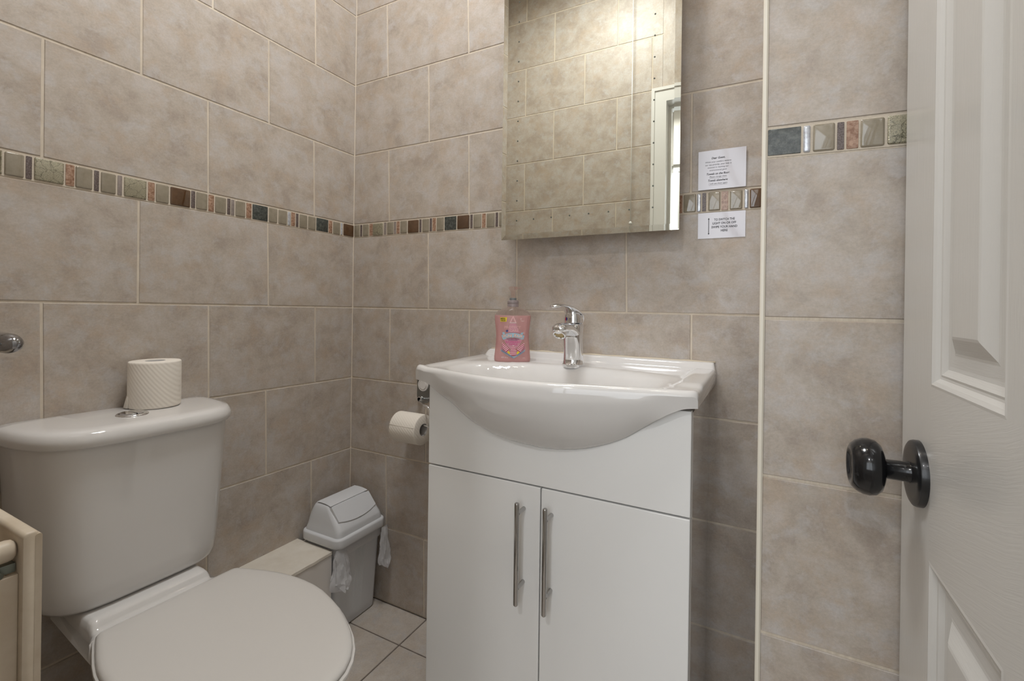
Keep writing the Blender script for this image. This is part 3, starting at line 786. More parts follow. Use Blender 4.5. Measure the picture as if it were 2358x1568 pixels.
# pull the end profiles in for a rounded edge
def inset(ring, a):
    return ring
mb = MB(); mb.loft(rings)
bas = mb.build('basin_body', CERAMIC, bs, off=BSO, auto=62)
mb = MB(); sr = []
for k in range(31):
    x = .590 + .628*k/30; j = .0009*math.sin(k*1.7) + .0007*math.sin(k*4.3); sr.append([(x, -.0003, .9020), (x, -.0035 - j*.6, .9030), (x, -.0026, .9052 + j*.6), (x, -.0003, .9066 + j*.8)])
mb.loft(sr); mb.build('sealant', SEAL, bs, off=BSO)
tag(bpy.data.objects['sealant'], 'yellowed bead of sealant against the tiles')

# ------------------------------------------------------------------ mixer tap
TX, TYY, TZ = .8955, -.113, .8820
tp = thing('mixer_tap', 'chrome single-lever mixer tap at the back of the basin', 'tap', (TX, TYY, TZ))
TPO = (TX, TYY, TZ)
mb = MB()
sec = []
H = [(0,.0270,.0270,0),(.003,.0278,.0278,0),(.008,.0278,.0278,0),(.0095,.0258,.0258,0),(.020,.0252,.0250,0),(.04,.0244,.0245,.001),(.06,.0240,.0248,.003),(.075,.0240,.0258,.005),(.085,.0242,.0268,.005),(.092,.0246,.0258,.003),(.100,.0250,.0252,.001),(.1080,.0244,.0244,0),(.1095,.0220,.0220,0)]
for h, rx, ry, yo in H: sec.append([(TX + rx*math.cos(2*PI*k/40), TYY - yo + ry*math.sin(2*PI*k/40), TZ + h) for k in range(40)])
mb.loft(sec); body = mb.build('tap_body', CHROME, tp, off=TPO, auto=50)
mb = MB()
pts = []; rad = []
import itertools
prof = [(-.005,.070,.0220,.023),(.015,.084,.0212,.0180),(.035,.0950,.0205,.0150),(.055,.1005,.0200,.0132),(.075,.1020,.0198,.0122),(.090,.1008,.0192,.0120),(.099,.0990,.0172,.0112),(.104,.0970,.0130,.0092),(.1065,.0958,.0060,.0055)]
sec = []
for d, h, rx, rz in prof:
    tilt = .25
    sec.append([(TX + rx*math.cos(2*PI*k/32), TYY - d - rz*math.sin(2*PI*k/32)*tilt, TZ + h + rz*math.sin(2*PI*k/32)) for k in range(32)])
mb.loft(sec); sp = mb.build('spout', CHROME, tp, off=TPO, auto=70)
# nozzle tilted towards the front
def tilted(mb, prof, org, ang, n=32, mi=0):
    M = Matrix.Rotation(ang, 3, 'X'); O = Vector(org); rings = []
    for r, h in prof: rings.append([O + M @ Vector((r*math.cos(2*PI*k/n), r*math.sin(2*PI*k/n), h)) for k in range(n)])
    mb.loft(rings, mi)
mb = MB(); tilted(mb, [(.0145,.006),(.0158,0),(.0158,-.008),(.0150,-.0105),(.0122,-.0108),(.0112,-.0085)], (TX, TYY-.090, TZ+.0925), math.radians(-40)); mb.build('aerator_ring', CHROME, sp, off=TPO, auto=40)
mb = MB(); tilted(mb, [(.0112,-.0080),(.0112,-.0090),(.0085,-.0096),(.004,-.0098)], (TX, TYY-.090, TZ+.0925), math.radians(-40)); mb.build('aerator', speck('brass_aerator', (.30,.22,.10), (.55,.44,.24), .35, 700, 0, .4, .6, .3, .8), sp, off=TPO)
# lever head and blade
mb = MB()
sec = [[(TX + r*math.cos(2*PI*k/40), TYY + r*math.sin(2*PI*k/40) + yo, TZ + h + sl*math.sin(2*PI*k/40)) for k in range(40)] for h, r, yo, sl in ((.1115,.0225,0,0),(.1125,.0238,0,0),(.120,.0238,.0,-.003),(.127,.0228,-.001,-.007),(.1315,.0195,-.002,-.008),(.134,.013,-.003,-.007))]
mb.loft(sec); lv = mb.build('lever_cap', CHROME, tp, off=TPO, auto=50)
mb = MB()
bl = [(.0285,.1070,.012,.0030),(.0280,.1140,.0165,.0042),(.0225,.1220,.0205,.0050),(.0110,.1300,.0228,.0056),(-.005,.1375,.0225,.0060),(-.025,.1448,.0208,.0058),(-.048,.1508,.0182,.0052),(-.072,.1540,.0162,.0046),(-.098,.1548,.0150,.0044),(-.120,.1535,.0138,.0044),(-.131,.1522,.0100,.0038),(-.136,.1515,.0045,.0022)]
sec = []
for i, (d, h, w_, th) in enumerate(bl):
    a, b_ = bl[max(i-1, 0)], bl[min(i+1, len(bl)-1)]; tdir = Vector((0, b_[0]-a[0], b_[1]-a[1])).normalized(); nn = Vector((0, -tdir.z, tdir.y))
    if nn.z < 0 and i > 3: nn = -nn
    sec.append([Vector((TX + w_*math.cos(2*PI*k/28), TYY + d, TZ + h)) + nn*(th*math.sin(2*PI*k/28)) + Vector((0,0,.0*1)) for k in range(28)])
mb.loft(sec); mb.build('lever', CHROME, tp, off=TPO, auto=75)
REDB = pm('red_mark', (.55,.03,.04), .3); BLUB = pm('blue_mark', (.02,.05,.35), .3)
mb = MB(); aa = math.radians(-122); dn = Vector((math.cos(aa), math.sin(aa), 0)); tg = Vector((-dn.y, dn.x, 0)); c0 = Vector((TX, TYY, TZ+.1215)) + dn*.0241
for sgn, mi in ((-1, 0), (1, 1)):
    vs = [c0] + [c0 + tg*(sgn*.0043*math.cos(-PI/2 + PI*k/12)) + Vector((0, 0, .0043*math.sin(-PI/2 + PI*k/12))) - dn*(.0004*math.cos(-PI/2 + PI*k/12)**2) for k in range(13)]
    mb.add(vs, [(0, k, k+1) for k in range(1, 13)], mi)
mb.build('hot_cold_mark', [REDB, BLUB], lv, off=TPO, recalc=False)

# ------------------------------------------------------------------ text helper
_tc = {}
def text_geo(s, shear=0., bold=False):
    key = (s, shear, bold)
    if key in _tc: return _tc[key]
    cu = bpy.data.curves.new('t', 'FONT'); cu.body = s; cu.size = 1; cu.align_x = 'CENTER'; cu.align_y = 'CENTER'; cu.shear = shear; cu.resolution_u = 3
    if bold: cu.offset = .022
    ob = bpy.data.objects.new('t', cu); COL.objects.link(ob)
    bpy.context.view_layer.update()
    me = bpy.data.meshes.new_from_object(ob.evaluated_get(bpy.context.evaluated_depsgraph_get()))
    vs = [v.co.copy() for v in me.vertices]; fs = [tuple(p.vertices) for p in me.polygons]
    bpy.data.objects.remove(ob); bpy.data.curves.remove(cu); bpy.data.meshes.remove(me)
    x0, x1 = min(v.x for v in vs), max(v.x for v in vs); y0, y1 = min(v.y for v in vs), max(v.y for v in vs)
    c = Vector(((x0+x1)/2, (y0+y1)/2, 0)); vs = [v - c for v in vs]
    _tc[key] = (vs, fs, x1-x0, y1-y0); return _tc[key]
def put_text(mb, s, cx, cz, width, height, F, mi=0, shear=0., bold=False, rot=0., bend=0.):
    vs, fs, w, h = text_geo(s, shear, bold); kx, kz = width/w, height/h
    out = []
    for v in vs:
        a, b_ = v.x*kx, v.y*kz
        if bend: b_ += -bend*(a/(width/2))**2
        out.append(F(cx + a*math.cos(rot) - b_*math.sin(rot), cz + a*math.sin(rot) + b_*math.cos(rot)))
    mb.add(out, fs, mi)

# ------------------------------------------------------------------ notices
def card(name, label, x0, x1, z0, z1, lean=.0, depth=.0038):
    t = thing(name, label, 'notice', ((x0+x1)/2, -.002, z0))
    mb = MB(); nx, nz = 14, 10; rows = []
    def surf(x, z):
        u_, v_ = (x-x0)/(x1-x0), (z-z0)/(z1-z0)
        return -(depth + .0010*math.sin(3.0*u_+.6)*v_ + lean*v_*v_)
    for i in range(nz+1):
        rows.append([Vector((x0 + (x1-x0)*j/nx, surf(x0+(x1-x0)*j/nx, z0+(z1-z0)*i/nz), z0+(z1-z0)*i/nz)) for j in range(nx+1)])
    add_grid(mb, rows, 0, False); o = mb.build('laminated_sheet', CARD, t, off=((x0+x1)/2, -.002, z0))
    s_ = o.modifiers.new('s', 'SOLIDIFY'); s_.thickness = .0005; s_.offset = 0
    F = lambda x, z: Vector((x, surf(x, z) - .0004, z))
    return t, F
t1, F = card('notice', 'laminated white notice about reusing towels, stuck above the mosaic strip', 1.1735, 1.2785, 1.3235, 1.4175, .0015)
mb = MB(); X0, X1, Z0, Z1 = 1.1735, 1.2785, 1.3235, 1.4175
cxn = X0 + .425*(X1-X0)
for s_, fy, wd, hh, bold in (('Dear Guest,', .205, .030, .0058, True), ('Whilst your comfort remains', .302, .057, .0050, False), ('our top priority, your help is', .373, .058, .0052, False),
        ('essential in reaching our', .443, .047, .0044, False), ('environmental goals', .515, .038, .0046, False), ('Towels on the floor:', .602, .051, .0052, True), ('Please change them', .685, .038, .0046, False), ('Towels elsewhere:', .772, .044, .0052, True), ('I will use them again', .860, .041, .0046, False)):
    zc = Z1 - fy*(Z1-Z0); put_text(mb, s_, cxn, zc, wd, hh, F, 0, .28, bold)
    if s_[0] in 'PI': 
        mb.add([F(cxn-wd/2, zc-.0030), F(cxn+wd/2, zc-.0030), F(cxn+wd/2, zc-.0034), F(cxn-wd/2, zc-.0034)], [(0,1,2,3)])
mb.build('printed_text', INK, t1, off=tuple(t1.location), recalc=False)
t2, F = card('notice', 'small laminated white sign with a double-headed arrow, stuck below the mosaic strip', 1.1740, 1.2785, 1.2050, 1.2675, .0, .0012)
mb = MB(); X0, X1, Z0, Z1 = 1.1740, 1.2785, 1.2050, 1.2675
for s_, fy, wd in (('TO SWITCH THE', .285, .0455), ('LIGHT ON OR OFF', .425, .0515), ('SWIPE YOUR HAND', .57, .0565), ('HERE', .71, .0150)):
    put_text(mb, s_, X0 + .565*(X1-X0), Z1 - fy*(Z1-Z0), wd, .0056, F, 0, 0, True)
xa = X0 + .235*(X1-X0); za, zb2 = Z1 - .20*(Z1-Z0), Z1 - .86*(Z1-Z0)
mb.add([F(xa-.0007, za-.003), F(xa+.0007, za-.003), F(xa+.0007, zb2+.003), F(xa-.0007, zb2+.003)], [(0,1,2,3)])
mb.add([F(xa-.0020, za-.0040), F(xa+.0020, za-.0040), F(xa, za)], [(0,1,2)]); mb.add([F(xa-.0020, zb2+.0040), F(xa+.0020, zb2+.0040), F(xa, zb2)], [(0,1,2)])
mb.build('printed_text', INK, t2, off=tuple(t2.location), recalc=False)

# ------------------------------------------------------------------ mirror
MX0, MX1, MZ0, MZ1, MY = .6595, 1.1400, 1.2200, 2.020, -.075
mt = thing('mirror', 'tall wall mirror with slanted polished edges and small dark dots, hung above the basin', 'mirror', (.901, 0, MZ0))
MO = (.901, 0, MZ0)
mb = MB(); bw = .0145
rect = lambda e, y: [(MX0+e, y, MZ0+e), (MX1-e, y, MZ0+e), (MX1-e, y, MZ1-e), (MX0+e, y, MZ1-e)]
mb.loft([rect(0, MY+.005), rect(0, MY+.0011), rect(bw, MY)], 0, True, True, True, False)
mb.build('mirror_glass', SHELL, mt, off=MO)
mb = MB(); mb.box((MX0+.03, MY+.0052, MZ0+.03), (MX1-.03, -.0042, MZ1-.03)); mb.build('backing_box', WHITEP, mt, off=MO)
mb = MB(); mb.add([(.0021*math.cos(2*PI*k/12), 0, .0021*math.sin(2*PI*k/12)) for k in range(12)] + [(.0021*math.cos(2*PI*k/12), .0003, .0021*math.sin(2*PI*k/12)) for k in range(12)],
    [tuple(range(12))] + [(k, (k+1) % 12, 12+(k+1) % 12, 12+k) for k in range(12)])
dots = [(.7085, 1.272 + .0555*k) for k in range(13)] + [(1.0790, 1.277 + .0520*k) for k in range(14)] + [(.7085 + k*.0523, 1.272 + .0007*k) for k in range(1, 7)]
d0 = mb.build('light_dot', pm('mirror_dot', (.10,.11,.09), .3, .3), mt, recalc=False)
for i, (x, z) in enumerate(dots):
    d = d0 if i == 0 else d0.copy()
    if i: link(d, mt)
    d.location = (x - MO[0], MY - .0004 - MO[1], z - MO[2])

# ------------------------------------------------------------------ toilet roll holder and roll
HZ = .6545; HY = -.068
ht = thing('toilet_roll_holder', 'chrome toilet roll holder with a white round button on the back wall', 'toilet roll holder', (.335, 0, .70))
HO = (.335, 0, .70)
mb = MB(); out = rrect(.306, .7085, .362, .802, [.024,.024,.010,.010], 8)
mb.loft([[(x, -.0005, z) for x, z in out], [(x, -.0030, z) for x, z in out], [(.334 + (x-.334)*.97, -.0040, .755 + (z-.755)*.98) for x, z in out]]); mb.build('mounting_plate', pm('dull_chrome', (.34,.35,.34), .22, 1.), ht, off=HO, auto=40)
mb = MB(); mb.lathe([(.0,.004),(.0205,.004),(.0205,.0075),(.0195,.0085),(.0165,.0085),(.016,.0072),(.0145,.0072),(.0142,.0092),(.0135,.0098),(.0,.0100)], (.3335, 0, .7690), '-y', 44); mb.build('round_button', pm('white_plastic_button', (.74,.71,.68), .35), ht, off=HO, auto=35)
mb = MB()
mb.lathe([(.0085,.004),(.0095,.006),(.0090,.010),(.0065,.011),(.006,.0085)], (.3215, 0, .7210), '-y', 30)
mb.tube([(.3215, -.008, .7210), (.335, -.022, .7195), (.350, -.040, .7185), (.380, -.060, .7180), (.402, HY, .7160), (.4095, HY, .7080), (.4110, HY, .695), (.4110, HY, .664), (.4085, HY, .6530), (.400, HY, HZ), (.36, HY, HZ), (.30, HY, HZ), (.272, HY, HZ)], .0030, 12)
mb.build('wire_arm', CHROME, ht, off=HO, auto=60)
hr = thing('toilet_roll', 'toilet roll hanging on the chrome holder beside the vanity cabinet', 'toilet roll', (.33, HY, HZ))
RO = (.33, HY, HZ); zc = HZ + .0015
mb = MB(); roll(mb, (.2860, HY, zc-.014), 'x', .0475, .1005); mb.build('tissue', PAPER, hr, off=RO, auto=50)
mb = MB(); mb.lathe([(.0195, .0), (.0195, .1005), (.0185, .1005), (.0185, .0), (.0195, .0)], (.2860, HY, zc-.014), 'x', 40); mb.build('cardboard_core', CORE, hr, off=RO)
mb = MB()   # the loose sheet edge along the roll
a = math.radians(198)
mb.tube([(.2880, HY + .0480*math.cos(a), zc - .014 - .0480*math.sin(a)), (.3845, HY + .0480*math.cos(a), zc - .014 - .0480*math.sin(a))], .0006, 6)
mb.build('sheet_edge', PAPER, hr, off=RO)

# ------------------------------------------------------------------ soap bottle
BX, BY, BZ, BR = .7205, -.112, .8822, math.radians(24)
bt = thing('soap_bottle', 'clear plastic pump bottle of pink raspberry hand wash on the back of the basin', 'soap bottle', (BX, BY, BZ), BR)
hwB = [(0,.0445),(.002,.0468),(.006,.0485),(.012,.0490),(.025,.0475),(.040,.0462),(.055,.0450),(.070,.0444),(.085,.0448),(.100,.0468),(.112,.0483),(.122,.0488),(.1270,.0486),(.1320,.0468),(.1360,.0435),(.1395,.0385),(.1425,.0320),(.1450,.0250),(.1470,.0185),(.1485,.0150),(.1500,.0135)]
dpB = [(0,.0235),(.006,.0270),(.10,.0268),(.125,.0262),(.1345,.0235),(.1405,.0200),(.1450,.0165),(.1485,.0138),(.1500,.0135)]
def yF(x, z, e=0.):
    W, D = crom(hwB, z), crom(dpB, z); return -D*(max(0, 1 - abs(x/W)**3.2))**(1/3.2) - e
def bring(z, sc=0., n=56):
    W, D = crom(hwB, z) - sc, crom(dpB, z) - sc
    k_ = 2.0 + 1.2*smooth((.146-z)/.02); out = []
    for k in range(n):
        a = 2*PI*k/n; c, s_ = math.cos(a), math.sin(a); out.append((W*math.copysign(abs(c)**(2/k_), c), D*math.copysign(abs(s_)**(2/k_), s_), z))
    return out
CLEAR = pm('clear_plastic', (.96,.90,.90), .03, 0, 0, .5, 1., 1.12)
LIQ = pm('pink_hand_wash', (.90,.55,.53), .12, 0, 0, .5, .35, 1.2)
mb = MB(); zsB = [0,.001,.003,.006,.010,.016,.025,.035,.045,.055,.065,.075,.085,.095,.105,.115,.1235,.1275,.131,.134,.1365,.139,.141,.143,.145,.1465,.148,.150]
mb.loft([bring(z) for z in zsB], 0, True, False)
mb.build('bottle_shell', CLEAR, bt, auto=60)
mb = MB(); mb.loft([bring(z, .0009) for z in [.001,.0025,.006,.010,.016,.025,.035,.045,.055,.065,.075,.085,.095,.105,.115,.1235,.1258]])
mb.build('liquid', LIQ, bt, auto=60); tag(bpy.data.objects['liquid'], 'pink liquid')
GR = pm('smoky_collar_plastic', (.40,.34,.34), .25, 0, 0, .5, .35); GR2 = pm('dark_pump_ring', (.16,.17,.17), .3)
PUMP = pm('clear_pink_pump', (.97,.86,.84), .08, 0, 0, .3, .97, 1.03)
mb = MB(); mb.lathe([(.0125,.1490),(.0150,.1495),(.0152,.1560),(.0148,.1568),(.0152,.1576),(.0152,.1640),(.0142,.1665),(.0100,.1672)], (0,0,0), 'z', 36); mb.build('collar', GR, bt, auto=40)
mb = MB(); mb.lathe([(.0,.1672),(.0097,.1672),(.0097,.1725),(.0092,.1735),(.0,.1735)], (0,0,0), 'z', 32); mb.build('pump_ring', GR2, bt, auto=40)
mb = MB(); mb.lathe([(.0055,.1735),(.0058,.180),(.0062,.188),(.0075,.193),(.0105,.196),(.0125,.1990),(.0120,.2022),(.009,.2038),(.0,.2045)], (0,0,0), 'z', 32)
mb.tube([(.004, 0, .1995), (.014, 0, .2005), (.022, 0, .2000), (.0255, 0, .1985)], [.0045,.0038,.0030,.0026], 14)
mb.build('pump_head', PUMP, bt, auto=60)
# printed label
LM = [pm('lab_yellow', (.80,.62,.03), .4), pm('lab_black', (.02,.02,.03), .4), pm('lab_palepink', (.72,.42,.42), .4), pm('lab_white', (.80,.70,.70), .4), pm('lab_blue', (.36,.52,.62), .4),
      pm('lab_navy', (.03,.06,.24), .4), pm('lab_purple', (.20,.05,.16), .4), pm('lab_magenta', (.62,.10,.28), .4), pm('lab_red', (.55,.04,.12), .4), pm('lab_grey', (.33,.38,.44), .4), pm('lab_orange', (.75,.33,.18), .4), pm('lab_rose', (.60,.28,.34), .4)]
kk = .0001147
def BF(e): return lambda x, z: Vector((x, yF(x, z, e), z))
L = lambda px_, py_: ((px_-556)*kk, (1395-py_)*kk)
mb = MB()
def poly(pts, mi, e=.0004, sub=6):
    q = [L(*p) for p in pts]; F_ = BF(e)
    # strips between left/right chains keep the print on the curved face
    mb.add([F_(*p) for p in q], [tuple(range(len(q)))], mi)
def band(top, bot, mi, e=.0004):
    F_ = BF(e); a = [F_(*L(*p)) for p in top]; b_ = [F_(*L(*p)) for p in bot]; n = len(a)
    mb.add(a + b_, [(i, i+1, n+i+1, n+i) for i in range(n-1)], mi)
def txt(s_, px_, py_, w_, h_, mi, e=.0008, **k):
    x, z = L(px_, py_); put_text(mb, s_, x, z, w_*kk, h_*kk, BF(e), mi, **k)
poly([(275,342),(440,336),(420,440),(282,440)], 0); txt('MEGA', 345, 370, 115, 32, 1, bold=True); txt('VALUE', 345, 412, 115, 32, 1, bold=True)
poly([(570,308),(590,308),(660,455),(625,455),(578,350),(532,455),(498,455)], 2)
txt('Astonish', 577, 457, 150, 30, 3, bold=True)
# pale triangle behind the title
band([(510,480),(560,480),(620,480),(640,480)], [(450,690),(540,690),(640,690),(745,690)], 11, .0002)
txt('PROTECT', 570, 567, 380, 62, 2, bold=True); txt('CARE', 605, 640, 215, 60, 2, bold=True)
poly([(427,627),(453,627),(453,675),(427,675)], 5, .0009); poly([(414,640),(468,640),(468,662),(414,662)], 5, .0010)
txt('Vegan', 795, 418, 80, 32, 3); txt('V', 760, 372, 36, 40, 3)
# banner
n = 17
arcT = [(345 + 465*i/(n-1), 695 + 55*((i/(n-1)-.5)*2)**2) for i in range(n)]; arcB = [(375 + 420*i/(n-1), 800 + 52*((i/(n-1)-.5)*2)**2) for i in range(n)]
# shield body below the banner
band([(365,835),(460,830),(580,825),(700,830),(800,835)], [(445,990),(510,1050),(580,1090),(650,1050),(730,990)], 11, .00025)
band([(300,1020),(420,1010),(500,1090)], [(300,1095),(450,1180),(560,1235)], 11, .0002); band([(870,1010),(760,1010),(680,1090)], [(866,1075),(730,1165),(620,1235)], 11, .0002)
band(arcT, arcB, 4, .0005)
poly([(325,690),(380,675),(400,745),(355,760)], 4, .00045); poly([(760,690),(825,680),(800,745),(755,740)], 4, .00045); poly([(310,760),(350,740),(390,850),(355,860)], 4, .00042); poly([(805,745),(845,755),(820,850),(785,835)], 4, .00042)
txt('FUN', 455, 768, 195, 75, 10, .0011, bold=True, rot=.10); txt('FAIR', 712, 768, 205, 75, 10, .0011, bold=True, rot=-.10)
txt('FUN', 455, 768, 170, 52, 3, .0014, rot=.10); txt('FAIR', 712, 768, 180, 52, 3, .0014, rot=-.10)
txt('ANTI-BACTERIAL', 580, 834, 300, 24, 6, bold=True, bend=.0008); txt('HANDWASH', 580, 862, 215, 22, 6, bold=True)
txt('RASPBERRY', 588, 907, 345, 46, 7, bold=True); txt('RIPPLE', 590, 960, 195, 42, 7, bold=True)
def swirl(cx_, cy_, w_, h_, rot_, m=6):
    for i in range(m*2):
        f0, f1 = i/(m*2), (i+1)/(m*2); a0 = w_*(.16 + .84*math.sin(min(1, f0*1.25)*PI/2)); a1 = w_*(.16 + .84*math.sin(min(1, f1*1.25)*PI/2))
        y0, y1 = -h_/2 + h_*f0, -h_/2 + h_*f1; q = []
        for (a, b_) in ((-a0/2, y0), (a0/2, y0 - 9), (a1/2, y1 - 9), (-a1/2, y1)):
            q.append((cx_ + a*math.cos(rot_) - b_*math.sin(rot_), cy_ + a*math.sin(rot_) + b_*math.cos(rot_)))
        poly(q, 3 if i % 2 == 0 else 8, .0007 + (.0002 if i % 2 else 0))
swirl(400, 1025, 110, 215, -.62); swirl(770, 1025, 110, 215, .62); swirl(592, 1105, 150, 225, 0)
poly([(445,1140),(490,1110),(520,1165),(500,1190)], 0, .0006); poly([(665,1165),(700,1110),(745,1140),(690,1190)], 0, .0006)
band([(300,1075),(375,1120),(450,1163),(520,1200),(600,1240)], [(300,1120),(375,1165),(450,1210),(520,1248),(600,1292)], 9, .0009)
band([(600,1240),(680,1195),(760,1145),(820,1105),(868,1070)], [(600,1292),(680,1245),(760,1195),(820,1150),(868,1112)], 9, .0009)
txt('REMOVES 99.9% OF BACTERIA', 452, 1185, 300, 26, 5, .0013, rot=-.53); txt('& NO RESIDUE', 755, 1170, 175, 24, 5, .0013, rot=.55)
txt('600 ml e', 390, 1262, 150, 36, 3); poly([(808,1266),(865,1266),(865,1273),(808,1273)], 3)
mb.build('printed_label', LM, bt, recalc=False)

# ------------------------------------------------------------------ radiator (foreground, on the rear wall)
rt = thing('radiator', 'yellowed cream radiator end at the lower left, nearest the camera', 'radiator', (.40, -1.13, .10))
RDO = (.40, -1.13, .10)
XE, RZ = .656, .797
def rb(mb, name, mat, par=None, **k): return mb.build(name, mat, par or rt, off=RDO, **k)
mb = MB()   # front panel with folded rounded edge
out = rrect(-1.0415, .12, -1.0285, RZ, .004, 5)
mb.loft([[(.12, y, z) for y, z in out], [(XE-.002, y, z) for y, z in out], [(XE, -1.035+(y+1.035)*.8, .46+(z-.46)*.995) for y, z in out]])
rb(mb, 'front_panel', RADP, auto=50)
mb = MB(); out = rrect(-1.0315, .115, -1.0262, RZ-.0035, .0024, 4)
mb.loft([[(.12, y, z) for y, z in out], [(XE+.0005, y, z) for y, z in out]]); rb(mb, 'edge_lip', RADP, auto=50)
mb = MB(); out = rrect(-1.118, .12, -1.106, RZ, .004, 5); mb.loft([[(.12, y, z) for y, z in out], [(XE-.002, y, z) for y, z in out], [(XE, y, z) for y, z in out]]); rb(mb, 'back_panel', RADP, auto=50)
mb = MB(); mb.box((.13, -1.106, .14), (XE-.010, -1.0415, .745)); mb.box((XE-.012, -1.106, .14), (XE-.006, -1.0415, .7565)); o = rb(mb, 'end_cover', RADP); bevel(o, .001, 2)
mb = MB(); mb.tube([(XE-.016, -1.108, .7795), (XE-.016, -1.0485, .7795), (XE-.016, -1.0448, .7795), (XE-.016, -1.0425, .7795)], [.0108,.0108,.0100,.0075], 28); rb(mb, 'header_tube', RADP, auto=60)
mb = MB(); mb.box((XE-.022, -1.100, .7575), (XE-.012, -1.0425, .7665)); mb.tube([(XE-.014, -1.075, .762), (XE-.004, -1.075, .762)], .0042, 14); mb.tube([(XE-.012, -1.058, .7600), (XE-.006, -1.054, .7600)], .0030, 12); rb(mb, 'bleed_valve', VALVE)
for xx in (.135, .625):
    mb = MB(); mb.tube([(xx, -1.112, .0005), (xx, -1.112, .15)], .0075, 16); rb(mb, 'supply_pipe', RADP)
for xx in (.2, .55):
    mb = MB(); mb.box((xx, -1.1445, .3), (xx+.03, -1.118, .34)); rb(mb, 'wall_bracket', RADP)

# ------------------------------------------------------------------ chrome rail end (foreground left)
DCH = pm('dark_chrome', (.30,.30,.31), .12, 1.)
rr = thing('towel_rail', 'blurred chrome towel rail end at the left edge of the view', 'towel rail', (.55, -1.14, 1.0))
mb = MB(); zq, yq = .9885, -1.046
mb.tube([(.20, yq, zq), (.62, yq, zq), (.6330, yq, zq), (.6400, yq, zq), (.6455, yq, zq), (.6485, yq, zq)], [.0105,.0105,.0102,.0088,.0060,.0022], 28)
mb.build('rail_bar', DCH, rr, off=(.55, -1.14, 1.0), auto=70)
for xx in (.24, .585):
    mb = MB(); mb.tube([(xx, YR+.0006, zq), (xx, YR+.006, zq), (xx, YR+.0065, zq), (xx, yq-.004, zq)], [.02,.02,.008,.008], 24); mb.build('rail_post', CHROME, rr, off=(.55, -1.14, 1.0), auto=40)

# ------------------------------------------------------------------ pull cord (seen in the mirror)
pc = thing('pull_cord', 'white ceiling pull cord with a small acorn, seen only in the mirror', 'pull cord', (.770, -1.122, 1.43))
mb = MB(); mb.tube([(.770, -1.122, 1.10), (.770, -1.122, ZC-.03)], .0019, 10); mb.build('cord', WHITEP, pc, off=(.770, -1.122, 1.43))
mb = MB(); mb.lathe([(.0,1.425),(.007,1.427),(.0085,1.432),(.007,1.437),(.003,1.441),(.0,1.442)], (.770, -1.122, 0), 'z', 20); mb.build('acorn', WHITEP, pc, off=(.770, -1.122, 1.43))
mb = MB(); mb.lathe([(.0,ZC-.03),(.03,ZC-.03),(.034,ZC-.02),(.036,ZC-.0005),(.0,ZC-.0005)], (.770, -1.105, 0), 'z', 30); mb.build('ceiling_switch', WHITEP, pc, off=(.770, -1.122, 1.43))

# ------------------------------------------------------------------ lamps
def emis(name, col, st):
    m = bpy.data.materials.new(name); m.use_nodes = True; n = m.node_tree; n.nodes.remove(n.nodes['Principled BSDF'])
    e = n.nodes.new('ShaderNodeEmission'); e.inputs[0].default_value = (*col, 1); e.inputs[1].default_value = st
    n.links.new(e.outputs[0], n.nodes['Material Output'].inputs[0]); return m
def lamp(name, kind, loc, rot, power, size, col, size_y=None, shape='DISK'):
    l = bpy.data.lights.new(name, kind); l.energy = power; l.color = col
    if kind == 'AREA':
        l.shape = shape; l.size = size
        if size_y: l.size_y = size_y
    o = bpy.data.objects.new(name, l); COL.objects.link(o); o.location = loc; o.rotation_euler = rot; return o
LX, LY = .70, -.62
cl = thing('ceiling_light', 'round white flush ceiling light above the middle of the room', 'light', (LX, LY, ZC))
mb = MB(); mb.lathe([(.0,-.004),(.120,-.004),(.120,-.030),(.105,-.034),(.104,-.020),(.0,-.020)], (LX, LY, ZC+.004), 'z', 48); mb.build('light_base', WHITEP, cl, off=(LX, LY, ZC), auto=40)
mb = MB(); mb.lathe([(.103,-.022),(.095,-.030),(.06,-.036),(.0,-.038)], (LX, LY, ZC), 'z', 48); mb.build('diffuser', emis('lamp_glow', (1,.93,.82), 6.), cl, off=(LX, LY, ZC))
lamp('ceiling_lamp', 'AREA', (LX, LY, ZC-.045), (0, 0, 0), 14.5, .36, (.945, .975, 1.0))
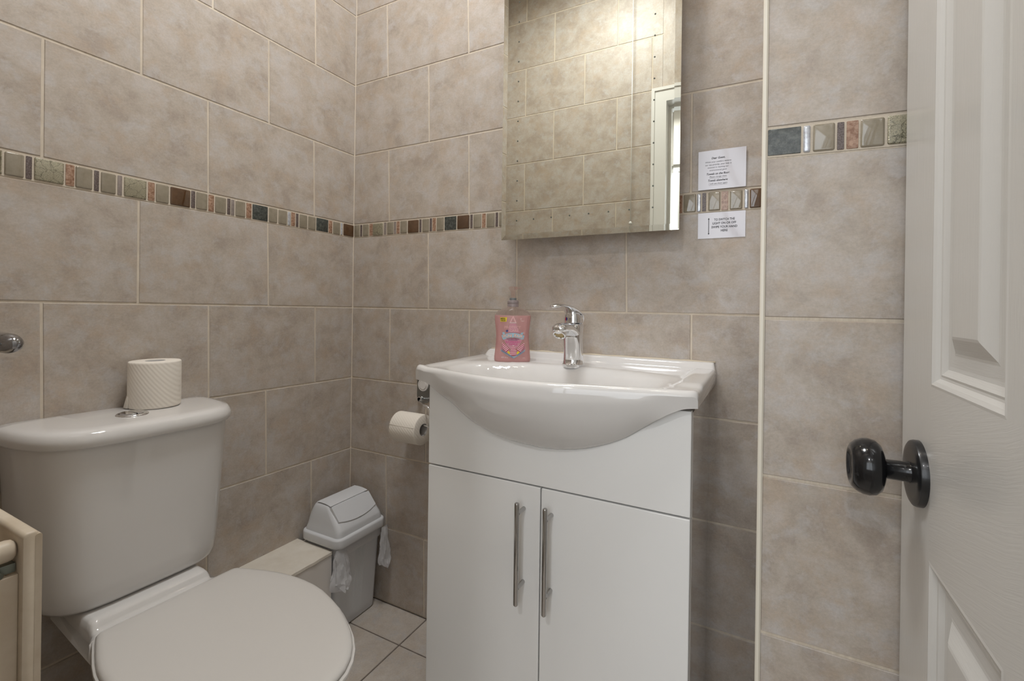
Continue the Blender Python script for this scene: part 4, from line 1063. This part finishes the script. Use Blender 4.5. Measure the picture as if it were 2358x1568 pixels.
# two halogen downlights
for i, (x, y) in enumerate(((.35, -.45), (1.15, -.62))):
    d = thing('downlight', 'small warm recessed ceiling downlight near the %s' % ('left wall' if i == 0 else 'doorway'), 'light', (x, y, ZC), 0, 'recessed ceiling downlights')
    mb = MB(); mb.lathe([(.0,-.001),(.040,-.001),(.040,-.005),(.034,-.006),(.033,-.002),(.0,-.002)], (x, y, ZC), 'z', 32); mb.build('light_ring', CHROME, d, off=(x, y, ZC))
    mb = MB(); mb.lathe([(.028,-.0065),(.0,-.0068)], (x, y, ZC), 'z', 32); mb.build('bulb', emis('halogen_glow', (1,.80,.55), 18.), d, off=(x, y, ZC))
    lamp('downlight_lamp', 'AREA', (x, y, ZC-.012), (0, 0, 0), .9, .05, (1, .88, .72))
hl = thing('hall_light', 'round hall ceiling light beyond the doorway', 'light', (1.12, -2.20, 2.50))
mb = MB(); mb.lathe([(.0,-.001),(.09,-.001),(.09,-.03),(.0,-.035)], (1.12, -2.20, 2.50), 'z', 40); mb.build('diffuser', emis('hall_glow', (1,.95,.88), 6.), hl, off=(1.12, -2.20, 2.50))
lamp('hall_lamp', 'AREA', (1.12, -2.20, 2.44), (0, 0, 0), 9.5, .14, (.97, .98, 1.0))
lamp('window_daylight', 'AREA', ((WX0+WX1)/2, YH-.09, (WZ0+WZ1)/2), (math.radians(90), 0, 0), 16., WX1-WX0+.1, (.90, .95, 1.0), WZ1-WZ0+.1, 'RECTANGLE')

w = bpy.data.worlds.new('w'); S.world = w; w.use_nodes = True
bg = w.node_tree.nodes['Background']; bg.inputs[0].default_value = (.88, .94, 1, 1); bg.inputs[1].default_value = 1.2

# ------------------------------------------------------------------ camera
f, cy_, yaw, roll_ = 1068.44, 704.52, -.48685, .013956
cam = bpy.data.cameras.new('camera'); co = bpy.data.objects.new('camera', cam); COL.objects.link(co); S.camera = co
cam.sensor_width = 36; cam.lens = f/2358*36; cam.shift_y = -(784-cy_)/2358; cam.clip_start = .01
fw = Vector((math.sin(yaw), math.cos(yaw), 0)); r_ = Vector((math.cos(yaw), -math.sin(yaw), 0)); u_ = r_.cross(fw)
r2 = math.cos(roll_)*r_ + math.sin(roll_)*u_; u2 = -math.sin(roll_)*r_ + math.cos(roll_)*u_
M = Matrix((r2, u2, -fw)).transposed().to_4x4(); M.translation = Vector((1.30635, -1.22457, 1.03380)); co.matrix_world = M

S.view_settings.view_transform = 'Standard'; S.view_settings.look = 'None'; S.view_settings.gamma = 1; S.view_settings.use_curve_mapping = False
S.view_settings.exposure = 0.06
